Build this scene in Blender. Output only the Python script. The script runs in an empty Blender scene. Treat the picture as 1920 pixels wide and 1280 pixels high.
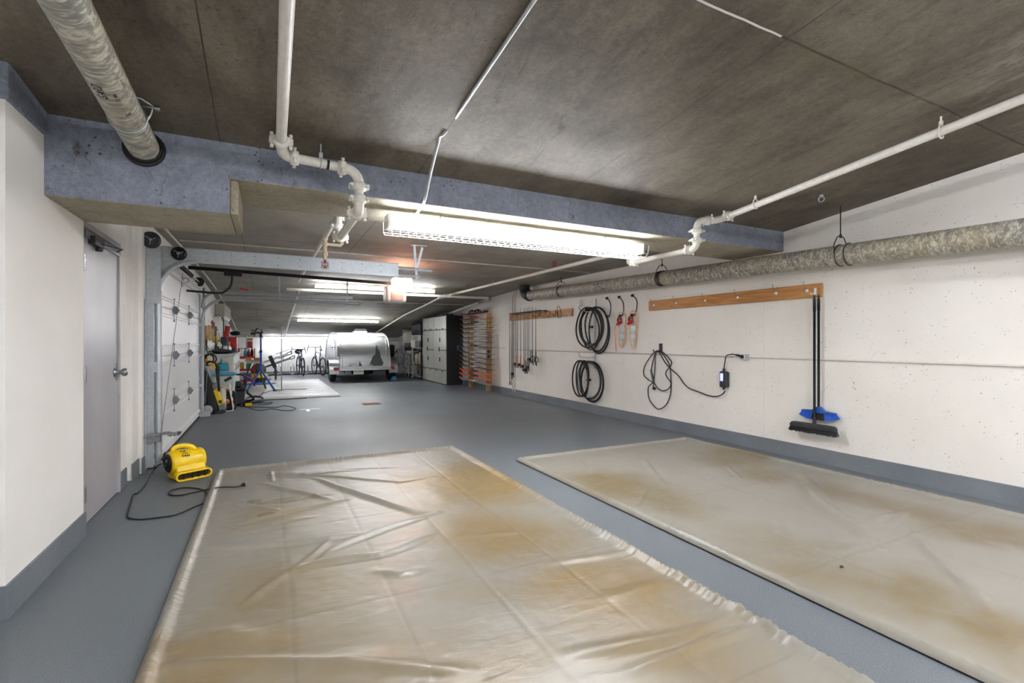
import bpy, bmesh, math, random
import numpy as np
from mathutils import Vector, Matrix
random.seed(7); rng = np.random.default_rng(7)
SC = bpy.context.scene; COL = SC.collection
PI = math.pi
# ---------------------------------------------------------------- camera
CAMZ = 1.25; F = 907.0; YAW = math.atan(460/907)
sy, cy = math.sin(YAW), math.cos(YAW)
def ray(u, v):
    t = (u-960)/F
    return Vector((sy + cy*t, cy - sy*t, -(v-640)/F))
def AX(u, v, X): d = ray(u, v); s = X/d.x; return Vector((X, d.y*s, CAMZ + d.z*s))
def AY(u, v, Y): d = ray(u, v); s = Y/d.y; return Vector((d.x*s, Y, CAMZ + d.z*s))
def AZ(u, v, Z): d = ray(u, v); s = (Z-CAMZ)/d.z; return Vector((d.x*s, d.y*s, Z))
cam = bpy.data.cameras.new('camera'); co = bpy.data.objects.new('camera', cam); COL.objects.link(co)
cam.sensor_width = 36; cam.lens = 36*F/1920; cam.clip_start = .05
co.location = (0, 0, CAMZ); co.rotation_euler = (PI/2, 0, -YAW)
SC.camera = co
SC.view_settings.view_transform = 'Standard'; SC.view_settings.look = 'None'; SC.view_settings.gamma = 1
SC.view_settings.exposure = 2.06
# ---------------------------------------------------------------- objects
def settle(o, label=None, cat=None, group=None, kind=None):
    if label: o['label'] = label
    if cat: o['category'] = cat
    if group: o['group'] = group
    if kind: o['kind'] = kind
    return o
def thing(name, label, cat, loc=(0, 0, 0), group=None, kind=None):
    o = bpy.data.objects.new(name, None); COL.objects.link(o); o.location = loc
    o.empty_display_size = .1
    return settle(o, label, cat, group, kind)
def copy_tree(o, parent=None):
    c = o.copy(); COL.objects.link(c); c.parent = parent
    for ch in list(o.children): copy_tree(ch, c)
    return c
def rootloc(p):
    while p.parent: p = p.parent
    return Vector(p.location)
class MB:
    def __init__(s): s.v = []; s.f = []; s.sm = []
    def add(s, vs, fs, smooth=False):
        n = len(s.v); s.v += [Vector(p) for p in vs]; s.f += [tuple(i+n for i in f) for f in fs]; s.sm += [smooth]*len(fs); return s
    def box(s, x0, x1, y0, y1, z0, z1):
        vs = [(x, y, z) for z in (z0, z1) for y in (y0, y1) for x in (x0, x1)]
        return s.add(vs, [(0,2,3,1),(4,5,7,6),(0,1,5,4),(2,6,7,3),(0,4,6,2),(1,3,7,5)])
    def obox(s, c, size, R=None):
        a, b, d = [k/2 for k in size]; R = R or Matrix.Identity(3)
        vs = [Vector(c) + R @ Vector((x, y, z)) for z in (-d, d) for y in (-b, b) for x in (-a, a)]
        return s.add(vs, [(0,2,3,1),(4,5,7,6),(0,1,5,4),(2,6,7,3),(0,4,6,2),(1,3,7,5)])
    def bar(s, p, q, w, h, up=(0, 0, 1)):
        p, q = Vector(p), Vector(q); d = (q-p); L = d.length; d.normalize(); up = Vector(up)
        a = up.cross(d)
        if a.length < 1e-4: a = Vector((1, 0, 0)).cross(d)
        a.normalize(); b = d.cross(a)
        R = Matrix((a, d, b)).transposed()
        return s.obox((p+q)/2, (w, L, h), R)
    def tube(s, pts, r, n=10, closed=False, caps=True, flat=1.0, smooth=True):
        pts = [Vector(p) for p in pts]; m = len(pts)
        rs = r if isinstance(r, (list, tuple)) else [r]*m
        tans = []
        for i in range(m):
            a = pts[(i-1) % m] if (closed or i > 0) else pts[i]
            b = pts[(i+1) % m] if (closed or i < m-1) else pts[i]
            t = (b-a); tans.append(t.normalized() if t.length > 1e-9 else Vector((0, 0, 1)))
        up = Vector((0, 0, 1)) if abs(tans[0].z) < .9 else Vector((1, 0, 0))
        a = tans[0].cross(up).normalized(); vs = []
        for i in range(m):
            if i: a = (a - tans[i]*a.dot(tans[i])).normalized()
            b = tans[i].cross(a)
            for k in range(n):
                w = 2*PI*k/n; vs.append(pts[i] + (a*math.cos(w) + b*math.sin(w)*flat)*rs[i])
        fs = []
        for i in range(m if closed else m-1):
            j = (i+1) % m
            for k in range(n):
                l = (k+1) % n; fs.append((i*n+k, i*n+l, j*n+l, j*n+k))
        s.add(vs, fs, smooth)
        if caps and not closed:
            s.add([vs[k] for k in range(n)], [tuple(range(n-1, -1, -1))]); s.add([vs[(m-1)*n+k] for k in range(n)], [tuple(range(n))])
        return s
    def cyl(s, p, q, r, n=16, r2=None): return s.tube([p, q], [r, r if r2 is None else r2], n)
    def lathe(s, prof, o, axis=(0, 0, 1), n=24, smooth=True):
        ax = Vector(axis).normalized(); u = ax.cross(Vector((0, 0, 1)) if abs(ax.z) < .9 else Vector((1, 0, 0))).normalized(); w = ax.cross(u)
        vs = [Vector(o) + ax*h + (u*math.cos(2*PI*k/n) + w*math.sin(2*PI*k/n))*max(r, 1e-5) for r, h in prof for k in range(n)]
        fs = [(i*n+k, i*n+(k+1) % n, (i+1)*n+(k+1) % n, (i+1)*n+k) for i in range(len(prof)-1) for k in range(n)]
        return s.add(vs, fs, smooth)
    def sphere(s, c, r, n=12, sc=(1, 1, 1)):
        m = n//2+1; c = Vector(c)
        vs = [c + Vector((r*sc[0]*math.sin(PI*i/m)*math.cos(2*PI*k/n), r*sc[1]*math.sin(PI*i/m)*math.sin(2*PI*k/n), r*sc[2]*math.cos(PI*i/m))) for i in range(m+1) for k in range(n)]
        fs = [(i*n+k, (i+1)*n+k, (i+1)*n+(k+1) % n, i*n+(k+1) % n) for i in range(m) for k in range(n)]
        return s.add(vs, fs, True)
    def torus(s, c, R, r, axis=(0, 0, 1), n=48, m=10, flat=1.0):
        ax = Vector(axis).normalized(); u = ax.cross(Vector((0, 0, 1)) if abs(ax.z) < .9 else Vector((1, 0, 0))).normalized(); w = ax.cross(u)
        return s.tube([Vector(c) + (u*math.cos(2*PI*k/n) + w*math.sin(2*PI*k/n))*R for k in range(n)], r, m, closed=True, flat=flat)
    def prism(s, poly, o, ex, ey, ez):
        """poly 2D in (ex,ey) from o, extruded by vector ez"""
        o, ex, ey, ez = map(Vector, (o, ex, ey, ez)); n = len(poly)
        A = [o + ex*a + ey*b for a, b in poly]; B = [p + ez for p in A]
        return s.add(A+B, [tuple(range(n-1, -1, -1)), tuple(range(n, 2*n))] + [(i, (i+1) % n, n+(i+1) % n, n+i) for i in range(n)])
    def quad(s, a, b, c, d): return s.add([a, b, c, d], [(0, 1, 2, 3)])
    def build(s, name, mat, parent=None, bev=0, seg=2, label=None, cat=None, group=None, kind=None, origin=None, sub=0):
        me = bpy.data.meshes.new(name); o = bpy.data.objects.new(name, me); COL.objects.link(o)
        if parent is not None:
            off = rootloc(parent); o.parent = parent
        else:
            if origin is None:
                xs = [p.x for p in s.v]; ys = [p.y for p in s.v]; zs = [p.z for p in s.v]
                off = Vector(((min(xs)+max(xs))/2, (min(ys)+max(ys))/2, min(zs)))
            else: off = Vector(origin)
            o.location = off
        me.from_pydata([tuple(p-off) for p in s.v], [], s.f)
        me.polygons.foreach_set('use_smooth', s.sm); me.update()
        bm = bmesh.new(); bm.from_mesh(me); bmesh.ops.recalc_face_normals(bm, faces=bm.faces); bm.to_mesh(me); bm.free()
        if isinstance(mat, (list, tuple)):
            for m in mat: me.materials.append(m)
        else: me.materials.append(mat)
        if bev:
            b = o.modifiers.new('bevel', 'BEVEL'); b.width = bev; b.segments = seg; b.limit_method = 'ANGLE'; b.angle_limit = .6
        if sub:
            b = o.modifiers.new('sub', 'SUBSURF'); b.levels = sub; b.render_levels = sub
        return settle(o, label, cat, group, kind)
def cr(P, k=8, closed=False):
    P = [Vector(p) for p in P]; n = len(P); out = []
    for i in range(n if closed else n-1):
        g = (lambda j: P[j % n]) if closed else (lambda j: P[max(0, min(n-1, j))])
        a, b, c, d = g(i-1), g(i), g(i+1), g(i+2)
        for j in range(k):
            t = j/k
            out.append(.5*((2*b) + (c-a)*t + (2*a-5*b+4*c-d)*t*t + (3*b-a-3*c+d)*t**3))
    if not closed: out.append(P[-1])
    return out
def rotz(a): return Matrix.Rotation(a, 3, 'Z')
def text_part(s, size, o, ex, ey, mat, parent, name='lettering', depth=.001, bold=0, align='CENTER'):
    """flat raised lettering: ex reading direction, ey up"""
    c = bpy.data.curves.new(name, 'FONT'); c.body = s; c.size = size; c.extrude = depth; c.offset = bold; c.align_x = align; c.align_y = 'CENTER'; c.resolution_u = 3
    t = bpy.data.objects.new(name, c); COL.objects.link(t)
    me = bpy.data.meshes.new_from_object(t); bpy.data.objects.remove(t)
    ex, ey = Vector(ex).normalized(), Vector(ey).normalized(); ez = ex.cross(ey)
    b = MB(); b.add([Vector(o) + ex*v.co.x + ey*v.co.y + ez*v.co.z for v in me.vertices], [tuple(p.vertices) for p in me.polygons])
    return b.build(name, mat, parent)
# ---------------------------------------------------------------- materials
def lin(h):
    if isinstance(h, str): h = h.lstrip('#'); h = tuple(int(h[i:i+2], 16)/255 for i in (0, 2, 4))
    return tuple(c/12.92 if c <= .04045 else ((c+.055)/1.055)**2.4 for c in h) + (1,)
class NT:
    def __init__(s, name):
        s.m = bpy.data.materials.new(name); s.m.use_nodes = True; s.t = s.m.node_tree; s.b = s.t.nodes['Principled BSDF']
        s.tc = s.n('ShaderNodeTexCoord'); s.co = s.tc.outputs['Object']
    def n(s, ty, **kw):
        x = s.t.nodes.new(ty)
        for k, v in kw.items():
            if k.startswith('i_'):
                key = k[2:]; key = int(key) if key.isdigit() else key.replace('_', ' '); x.inputs[key].default_value = v
            else: setattr(x, k, v)
        return x
    def l(s, a, b): s.t.links.new(a, b)
    def mapping(s, scale=(1, 1, 1), rot=(0, 0, 0), src=None, loc=(0, 0, 0)):
        m = s.n('ShaderNodeMapping'); m.inputs['Scale'].default_value = scale; m.inputs['Rotation'].default_value = rot; m.inputs['Location'].default_value = loc
        s.l(src or s.co, m.inputs['Vector']); return m.outputs[0]
    def noise(s, scale, detail=4, rough=.55, src=None, dist=0):
        x = s.n('ShaderNodeTexNoise'); x.inputs['Scale'].default_value = scale; x.inputs['Detail'].default_value = detail; x.inputs['Roughness'].default_value = rough; x.inputs['Distortion'].default_value = dist
        s.l(src or s.co, x.inputs['Vector']); return x.outputs['Fac']
    def ramp(s, fac, stops, interp='LINEAR'):
        r = s.n('ShaderNodeValToRGB'); cr_ = r.color_ramp; cr_.interpolation = interp
        while len(cr_.elements) < len(stops): cr_.elements.new(.5)
        for e, (p, c) in zip(cr_.elements, stops):
            e.position = p; e.color = lin(c) if isinstance(c, str) else ((c, c, c, 1) if isinstance(c, (int, float)) else c)
        s.l(fac, r.inputs[0]); return r.outputs[0]
    def mix(s, fac, a, b, mode='MIX'):
        x = s.n('ShaderNodeMix', data_type='RGBA', blend_type=mode)
        for k, v in ((0, fac), (6, a), (7, b)):
            if isinstance(v, (int, float)): x.inputs[k].default_value = v if k == 0 else (v, v, v, 1)
            elif isinstance(v, str): x.inputs[k].default_value = lin(v)
            elif isinstance(v, tuple): x.inputs[k].default_value = v
            else: s.l(v, x.inputs[k])
        return x.outputs[2]
    def math(s, op, a, b=0, clamp=False):
        x = s.n('ShaderNodeMath', operation=op); x.use_clamp = clamp
        for k, v in ((0, a), (1, b)):
            if isinstance(v, (int, float)): x.inputs[k].default_value = v
            else: s.l(v, x.inputs[k])
        return x.outputs[0]
    def bump(s, h, strength=.3, dist=.01):
        x = s.n('ShaderNodeBump'); x.inputs['Strength'].default_value = strength; x.inputs['Distance'].default_value = dist
        s.l(h, x.inputs['Height']); s.l(x.outputs[0], s.b.inputs['Normal']); return x
    def out(s, color=None, rough=None, metal=None):
        for k, v in (('Base Color', color), ('Roughness', rough), ('Metallic', metal)):
            if v is None: continue
            if isinstance(v, str): s.b.inputs[k].default_value = lin(v)
            elif isinstance(v, (int, float, tuple)): s.b.inputs[k].default_value = v
            else: s.l(v, s.b.inputs[k])
        return s.m
def simple(name, col, rough=.5, metal=0, var=.08, scale=12, bump=0, coat=0, bscale=60):
    t = NT(name); c = lin(col)
    f = t.noise(scale, 3)
    d = tuple(max(0, k*(1-var*2)) for k in c[:3]) + (1,); e = tuple(min(1, k*(1+var*2)) for k in c[:3]) + (1,)
    t.out(t.ramp(f, [(.3, d), (.7, e)]), rough, metal)
    if bump: t.bump(t.noise(bscale, 3), bump, .002)
    if coat: t.b.inputs['Coat Weight'].default_value = coat
    return t.m
def emit(name, col, strength):
    t = NT(name); t.out('#ffffff', .4); t.b.inputs['Emission Color'].default_value = lin(col); t.b.inputs['Emission Strength'].default_value = strength; return t.m
MT = {}
MT['black'] = simple('black_plastic', '#17181a', .45)
MT['blackrub'] = simple('black_rubber', '#161618', .65, bump=.2)
MT['blackmet'] = simple('black_metal', '#151515', .38, .3)
MT['dark'] = simple('dark_grey_plastic', '#2e3033', .5)
MT['grey'] = simple('grey_plastic', '#7c7f82', .5)
MT['lgrey'] = simple('light_grey_plastic', '#b9bcbe', .5)
MT['white'] = simple('white_enamel', '#e6e6e2', .4, var=.03)
MT['wplastic'] = simple('white_plastic', '#dddcd6', .45, var=.04)
MT['chrome'] = simple('chrome', '#c8cacc', .18, 1, var=.02)
MT['steel'] = simple('brushed_steel', '#a9acae', .35, 1, var=.06, scale=40)
MT['alu'] = simple('aluminium', '#c3c6c8', .3, 1, var=.03)
MT['yellow'] = simple('yellow_plastic', '#f2cb00', .42, var=.04, coat=.2)
MT['orange'] = simple('orange_plastic', '#e07818', .45)
MT['red'] = simple('red_enamel', '#b01018', .35, coat=.2)
MT['redrust'] = simple('red_brown_paint', '#8a3428', .5)
MT['blue'] = simple('blue_enamel', '#1c54a8', .35, coat=.2)
MT['bluebrush'] = simple('blue_bristle', '#1f5fd0', .55, bump=.4)
MT['teal'] = simple('teal_plastic', '#1592a4', .4)
MT['lblue'] = simple('light_blue_plastic', '#3f9cc8', .4)
MT['green'] = simple('green_rubber', '#2f8a4e', .5)
MT['beige'] = simple('beige_paint', '#cfc9ba', .5, var=.04)
MT['cord'] = simple('black_cord', '#121214', .5)
MT['tyre'] = simple('tyre_rubber', '#1b1b1d', .6, bump=.3, bscale=200)
MT['brownbag'] = simple('brown_leather', '#a98a52', .7, bump=.5)
MT['cloth'] = simple('grey_plastic_film', '#b4b6ba', .3, bump=.8, bscale=20)
MT['skin'] = simple('pale_card', '#cdb9a0', .7)
MT['plant'] = simple('clear_deck_plastic', '#b9c4c4', .25, var=.2)
MT['navy'] = simple('navy_paint', '#242c55', .45)
# ceiling concrete
def concrete(name, base, light, dark, seams=False, pits=.5, wet=False):
    t = NT(name)
    a = t.noise(.9, 8, .62, dist=.4); b = t.noise(5, 8, .7, t.mapping((1, .35, 1)))
    c = t.noise(90, 3, .7)
    col = t.ramp(a, [(.32, dark), (.52, base), (.72, light)])
    col = t.mix(.35, col, t.ramp(b, [(.35, dark), (.65, light)]))
    blot = t.ramp(t.noise(2.1, 9, .72, t.mapping((1.7, .55, 1), loc=(3, 1, 0))), [(.56, 0), (.70, 1)])
    col = t.mix(t.math('MULTIPLY', blot, .75), col, dark)
    streak = t.ramp(t.noise(3.6, 6, .75, t.mapping((1.6, .28, 1), rot=(0, 0, .05), loc=(7, 2, 0)), dist=.8), [(.62, 0), (.70, 1)])
    col = t.mix(t.math('MULTIPLY', streak, .75), col, '#3a342c')
    col = t.mix(.42, col, t.ramp(c, [(.32, .35), (.68, 1.0)]), 'MULTIPLY'); g2 = t.noise(28, 6, .75); col = t.mix(.45, col, t.ramp(g2, [(.38, .45), (.60, 1.0)]), 'MULTIPLY')
    vor = t.n('ShaderNodeTexVoronoi'); vor.inputs['Scale'].default_value = 26; t.l(t.mapping(src=t.co), vor.inputs['Vector'])
    mask = t.math('MULTIPLY', t.ramp(vor.outputs['Distance'], [(.10, 1), (.20, 0)]), t.ramp(t.noise(3, 4), [(.5, 0), (.6, 1)]))
    col = t.mix(t.math('MULTIPLY', mask, pits), col, '#37332c')
    if seams:
        sx = t.n('ShaderNodeSeparateXYZ'); t.l(t.co, sx.inputs[0])
        wob = t.math('MULTIPLY', t.math('SUBTRACT', t.noise(1.5, 5), .5), .03)
        def seam(out, off, per, w):
            q = t.math('ADD', t.math('SUBTRACT', out, off), wob)
            q = t.math('PINGPONG', q, per/2)
            return t.math('LESS_THAN', q, w)
        m1 = seam(sx.outputs[0], -.25, 1.22, .0035); m2 = seam(sx.outputs[1], 1.45, 2.44, .006)
        m = t.math('MAXIMUM', m1, m2)
        m = t.math('MULTIPLY', m, t.ramp(t.noise(2.5, 4), [(.35, .35), (.55, .95)]))
        col = t.mix(m, col, '#2c2822')
        # broad damp stain along the cross seam
        q = t.math('PINGPONG', t.math('ADD', t.math('SUBTRACT', sx.outputs[1], 1.5), t.math('MULTIPLY', t.math('SUBTRACT', t.noise(2.2, 6), .5), .4)), 1.22)
        st = t.math('MULTIPLY', t.ramp(q, [(.0, .5), (.09, 0)]), t.ramp(t.noise(1.3, 4), [(.45, 0), (.6, 1)]))
        col = t.mix(st, col, '#5d5136')
    if seams:
        wx = t.math('MULTIPLY', t.math('LESS_THAN', t.math('ABSOLUTE', t.math('SUBTRACT', t.math('ADD', sx.outputs[1], wob), 1.45)), .0055), t.math('MULTIPLY', t.math('GREATER_THAN', sx.outputs[0], 1.25), t.math('LESS_THAN', sx.outputs[0], 2.15)))
        col = t.mix(wx, col, '#d6d4ce')
        ef = t.math('MULTIPLY', t.ramp(t.noise(4, 8, .75, t.mapping((1.2, .4, 1), rot=(0, 0, .2), loc=(2, 5, 0)), dist=1.0), [(.52, 0), (.60, .6)]), t.math('MULTIPLY', t.math('MULTIPLY', t.math('SUBTRACT', sx.outputs[0], 3.0), 1.6, True), t.math('MULTIPLY', t.math('SUBTRACT', 1.40, sx.outputs[1]), 2.2, True)))
        col = t.mix(ef, col, '#b4b1aa')
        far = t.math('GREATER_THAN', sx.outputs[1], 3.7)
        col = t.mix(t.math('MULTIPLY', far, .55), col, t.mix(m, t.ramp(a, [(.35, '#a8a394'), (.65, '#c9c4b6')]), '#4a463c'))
    t.out(col, t.ramp(a, [(.3, .75), (.7, .6)]))
    h = t.math('SUBTRACT', t.math('ADD', t.math('MULTIPLY', c, .4), b), mask)
    t.bump(h, .45, .006)
    return t.m
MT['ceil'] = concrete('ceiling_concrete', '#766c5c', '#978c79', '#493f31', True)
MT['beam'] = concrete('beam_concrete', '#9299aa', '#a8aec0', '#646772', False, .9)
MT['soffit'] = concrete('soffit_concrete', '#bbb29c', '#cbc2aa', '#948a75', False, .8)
def wallpaint(name, base, dark, pits=True, seams=False):
    t = NT(name)
    a = t.noise(1.2, 6, .6); f = t.noise(70, 4, .6)
    col = t.ramp(a, [(.3, dark), (.7, base)])
    h = f
    if pits:
        tot = None
        for sc, lo, th, sh in ((15, .06, .54, 0), (32, .10, .52, 5), (60, .14, .56, 9)):
            v = t.n('ShaderNodeTexVoronoi'); v.inputs['Scale'].default_value = sc
            w = t.n('ShaderNodeVectorMath', operation='ADD'); t.l(t.co, w.inputs[0]); nz = t.n('ShaderNodeTexNoise'); nz.inputs['Scale'].default_value = sc*1.6; t.l(t.co, nz.inputs['Vector'])
            s2 = t.n('ShaderNodeVectorMath', operation='SCALE'); s2.inputs['Scale'].default_value = .9/sc; t.l(nz.outputs['Color'], s2.inputs[0]); t.l(s2.outputs[0], w.inputs[1])
            t.l(w.outputs[0], v.inputs['Vector'])
            m = t.ramp(v.outputs['Distance'], [(lo, 1), (lo*1.5, 0)])
            gate = t.ramp(t.noise(sc*.16, 3, .6, t.mapping(loc=(sh, sh, 1))), [(th, 0), (th+.04, 1)])
            rnd = t.math('GREATER_THAN', v.outputs['Color'], .45)
            m = t.math('MULTIPLY', t.math('MULTIPLY', m, gate), rnd)
            tot = m if tot is None else t.math('MAXIMUM', tot, m)
        col = t.mix(t.math('MULTIPLY', tot, .85), col, '#55504a')
        h = t.math('SUBTRACT', t.math('MULTIPLY', f, .15), tot)
    if seams:
        sx = t.n('ShaderNodeSeparateXYZ'); t.l(t.co, sx.inputs[0])
        q = t.math('PINGPONG', t.math('SUBTRACT', sx.outputs[1], 1.2), 1.22)
        m = t.math('MULTIPLY', t.math('LESS_THAN', q, .003), .13)
        col = t.mix(m, col, '#6a655c')
    t.out(col, .62); t.bump(h, .35, .004)
    return t.m
MT['wallR'] = wallpaint('wall_paint_pitted', '#eeeae2', '#e6e1d8', True, True)
MT['wallL'] = wallpaint('wall_paint_cream', '#f1efea', '#e9e6df', False)
MT['wallB'] = wallpaint('wall_paint_back', '#dcdad4', '#d2cfc8', False)
def floor_mat():
    t = NT('epoxy_floor')
    a = t.noise(.7, 5, .6); sp = t.noise(160, 2, .8); sp2 = t.noise(420, 2, .7)
    col = t.ramp(a, [(.3, '#60666c'), (.7, '#6e7377')])
    col = t.mix(.5, col, t.ramp(sp, [(.35, '#4c5258'), (.65, '#7f858a')]))
    fl = t.ramp(sp2, [(.68, 0), (.72, 1)])
    col = t.mix(t.math('MULTIPLY', fl, .5), col, '#c4c8cc')
    scuff = t.math('MULTIPLY', t.ramp(t.noise(3, 8, .75, t.mapping((.5, 2, 1))), [(.66, 0), (.76, 1)]), .35)
    col = t.mix(scuff, col, '#a5a9a8')
    t.out(col, t.ramp(a, [(.3, .42), (.7, .55)])); t.bump(t.math('ADD', sp, t.math('MULTIPLY', sp2, .5)), .25, .002)
    return t.m
MT['floor'] = floor_mat()
t = NT('baseboard_paint'); a = t.noise(2, 6); col = t.ramp(a, [(.3, '#676d73'), (.7, '#797e83')])
chips = t.math('MULTIPLY', t.ramp(t.noise(26, 6, .7), [(.66, 0), (.7, 1)]), .7)
t.out(t.mix(chips, col, '#cfcac0'), .5); t.bump(t.noise(40, 5), .5, .004); MT['base'] = t.m
def mottled(name, axis):
    t = NT(name); sc = (5, 26, 16) if axis == 'y' else (16, 5, 16)
    a = t.noise(1.4, 5, .65, t.mapping(sc), dist=1.2); b = t.noise(2.0, 4)
    col = t.ramp(a, [(.40, '#77756f'), (.50, '#98958b'), (.58, '#c4bfae'), (.7, '#d6d1c0')])
    col = t.mix(t.math('MULTIPLY', t.ramp(b, [(.45, 0), (.7, 1)]), .4), col, '#b3a27c')
    t.out(col, .5, 0); t.bump(a, .2, .004); return t.m
MT['pipe'] = mottled('mottled_drain_pipe', 'y')
t = NT('pine_wood'); w = t.noise(1.0, 5, .6, t.mapping((60, 3, 45)), dist=.6)
v = t.n('ShaderNodeTexVoronoi'); v.inputs['Scale'].default_value = 7; t.l(t.co, v.inputs['Vector'])
col = t.ramp(w, [(.35, '#a26c35'), (.65, '#c68d50')]); col = t.mix(t.ramp(v.outputs['Distance'], [(.05, .9), (.09, 0)]), col, '#4c2c12'); t.out(col, .5); MT['wood'] = t.m
t = NT('plywood'); w = t.noise(1.0, 4, .6, t.mapping((30, 30, 6)), dist=.4); t.out(t.ramp(w, [(.35, '#b08a58'), (.65, '#cfab77')]), .6); MT['ply'] = t.m
t = NT('galvanised_sheet'); v = t.n('ShaderNodeTexVoronoi'); v.inputs['Scale'].default_value = 55; t.l(t.co, v.inputs['Vector'])
bw = t.n('ShaderNodeRGBToBW'); t.l(v.outputs['Color'], bw.inputs[0]); t.out(t.ramp(bw.outputs[0], [(.2, '#b0b6bb'), (.8, '#bcc1c5')]), .45, .35); MT['galv'] = t.m
t = NT('steel_door_paint'); w = t.noise(1.3, 6, .55, t.mapping((1, 1, .6)), dist=1.5)
col = t.ramp(w, [(.35, '#a3a0a4'), (.65, '#b7b5b9')])
sx = t.n('ShaderNodeSeparateXYZ'); t.l(t.co, sx.inputs[0])
rust = t.math('MULTIPLY', t.ramp(t.math('ADD', t.math('ADD', sx.outputs[2], t.math('MULTIPLY', t.noise(22, 5), .11)), t.math('MULTIPLY', t.math('ADD', sx.outputs[1], .45), .35)), [(.05, 1), (.125, 0)]), .95)
t.out(t.mix(rust, col, t.ramp(t.noise(60, 4), [(.3, '#54250f'), (.7, '#a9622c')])), t.ramp(w, [(.3, .3), (.7, .42)])); MT['sdoor'] = t.m
t = NT('garage_door_steel'); c = t.noise(120, 4, .7); t.out(t.ramp(c, [(.3, '#e2e5e6'), (.7, '#fbfcfc')]), .38); t.bump(c, .5, .003); MT['gdoor'] = t.m
t = NT('trailer_skin'); w = t.noise(2, 4, .5, t.mapping((1, 1, 6))); t.out(t.ramp(w, [(.3, '#bcc1c4'), (.7, '#d0d4d6')]), .36, .45); MT['trailer'] = t.m
MT['cabsilver'] = simple('silver_cabinet_front', '#bdbcb5', .38, .35, var=.03)
MT['tube'] = emit('tube_glow', '#f3f7ff', 27); MT['tube_added_fill'] = emit('tube_glow_added_fill', '#f5f7ff', 54); MT['tube_far'] = emit('tube_glow_far', '#fbfcff', 19); MT['tube_back'] = emit('tube_glow_back', '#eef2ff', 11)
MT['lens'] = emit('opener_lens_glow', '#ffb294', 6)
MT['led'] = emit('blue_light', '#1c42ff', .6)
MT['led2'] = emit('pale_blue_light', '#cfe4ff', 1.2)
t = NT('clear_glass'); t.out('#ffffff', .02); t.b.inputs['Transmission Weight'].default_value = .9; MT['glass'] = t.m
# vinyl mats: stain attribute carries stains, puddles and darker lines along the creases
def vinyl(name, base, stain, gloss=.28):
    t = NT(name); at = t.n('ShaderNodeVertexColor'); at.layer_name = 'stain'
    sep = t.n('ShaderNodeSeparateColor'); t.l(at.outputs[0], sep.inputs[0])
    f = t.noise(30, 4); g = t.noise(2.2, 6)
    s = t.math('MULTIPLY', sep.outputs[0], t.ramp(t.noise(5, 8, .7, t.mapping((1, 1.6, 1))), [(.2, .6), (.7, 1.15)]), True)
    col = t.mix(t.math('MULTIPLY', g, .5), base, '#8b8679')
    col = t.mix(s, col, stain)
    col = t.mix(t.math('MULTIPLY', sep.outputs[1], .45), col, '#8d8160'); col = t.mix(t.math('MULTIPLY', sep.outputs[2], .35), col, '#6d6452')
    t.out(col, t.math('ADD', t.math('SUBTRACT', gloss, t.math('MULTIPLY', sep.outputs[1], .2)), t.math('MULTIPLY', g, .14)))
    h = t.math('ADD', t.math('MULTIPLY', f, .06), t.noise(5, 4, .5, t.mapping((1, 3, 1)), dist=.5)); t.bump(h, .35, .01); return t.m
MT['vinyl1'] = vinyl('vinyl_mat_left', '#8e8a80', '#826a3c')
MT['vinyl2'] = vinyl('vinyl_mat_right', '#918d83', '#746444', .32)
MT['vinyl3'] = vinyl('vinyl_mat_far', '#d2d3d3', '#c2bfb2')
# ================================================================ room
XR = 5.08; XL = -1.05; YB = 21.0; YR = -4.0
def cz(y):
    P = [(-4.2, 3.315), (3.40, 2.456), (4.05, 2.44), (8.2, 2.44), (9.6, 2.43), (11, 2.37), (12.4, 2.29), (13.75, 2.20), (14.4, 2.14), (17, 1.86), (20, 1.52), (21.3, 1.38)]
    for (a, b), (c, d) in zip(P, P[1:]):
        if y <= c: return b + (d-b)*(y-a)/(c-a)
    return P[-1][1]
# floor, one slab
MB().box(-3.2, 5.4, YR-.2, YB+.3, -.2, 0).build('floor', MT['floor'], kind='structure', origin=(0, 0, 0))
# ceiling slab following the underside profile
ys = [-4.2, 3.40, 4.05] + [8.2 + i*.42 for i in range(32)]; ys = [y for y in ys if y < 21.3] + [21.3]
b = MB(); n = len(ys); vs = []
for y in ys: vs += [(-3.2, y, cz(y)), (5.4, y, cz(y)), (5.4, y, cz(y)+.3), (-3.2, y, cz(y)+.3)]
fs = []
for i in range(n-1):
    for k in range(4): l = (k+1) % 4; fs.append((4*i+k, 4*i+l, 4*i+4+l, 4*i+4+k))
b.add(vs, fs); b.add(vs[:4], [(0, 1, 2, 3)]); b.add(vs[-4:], [(3, 2, 1, 0)])
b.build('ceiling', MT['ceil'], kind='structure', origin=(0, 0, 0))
# cross beam with the dropped haunch at the left (a concrete step)
b = MB(); b.prism([(-.20, 2.24), (5.3, 2.24), (5.3, 2.6), (-1.3, 2.6), (-1.3, 2.025), (-.20, 2.025)], (0, 3.40, 0), (1, 0, 0), (0, 0, 1), (0, .65, 0))
bo = b.build('ceiling_beam', [MT['beam'], MT['soffit']], kind='structure', origin=(0, 0, 0), bev=.008)
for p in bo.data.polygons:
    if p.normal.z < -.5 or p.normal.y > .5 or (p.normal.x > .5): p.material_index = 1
# grain of wood form left at the haunch end
MB().box(-.20, -.155, 3.42, 4.03, 2.03, 2.24).build('trim_1', MT['soffit'], kind='structure', bev=.01)
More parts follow.
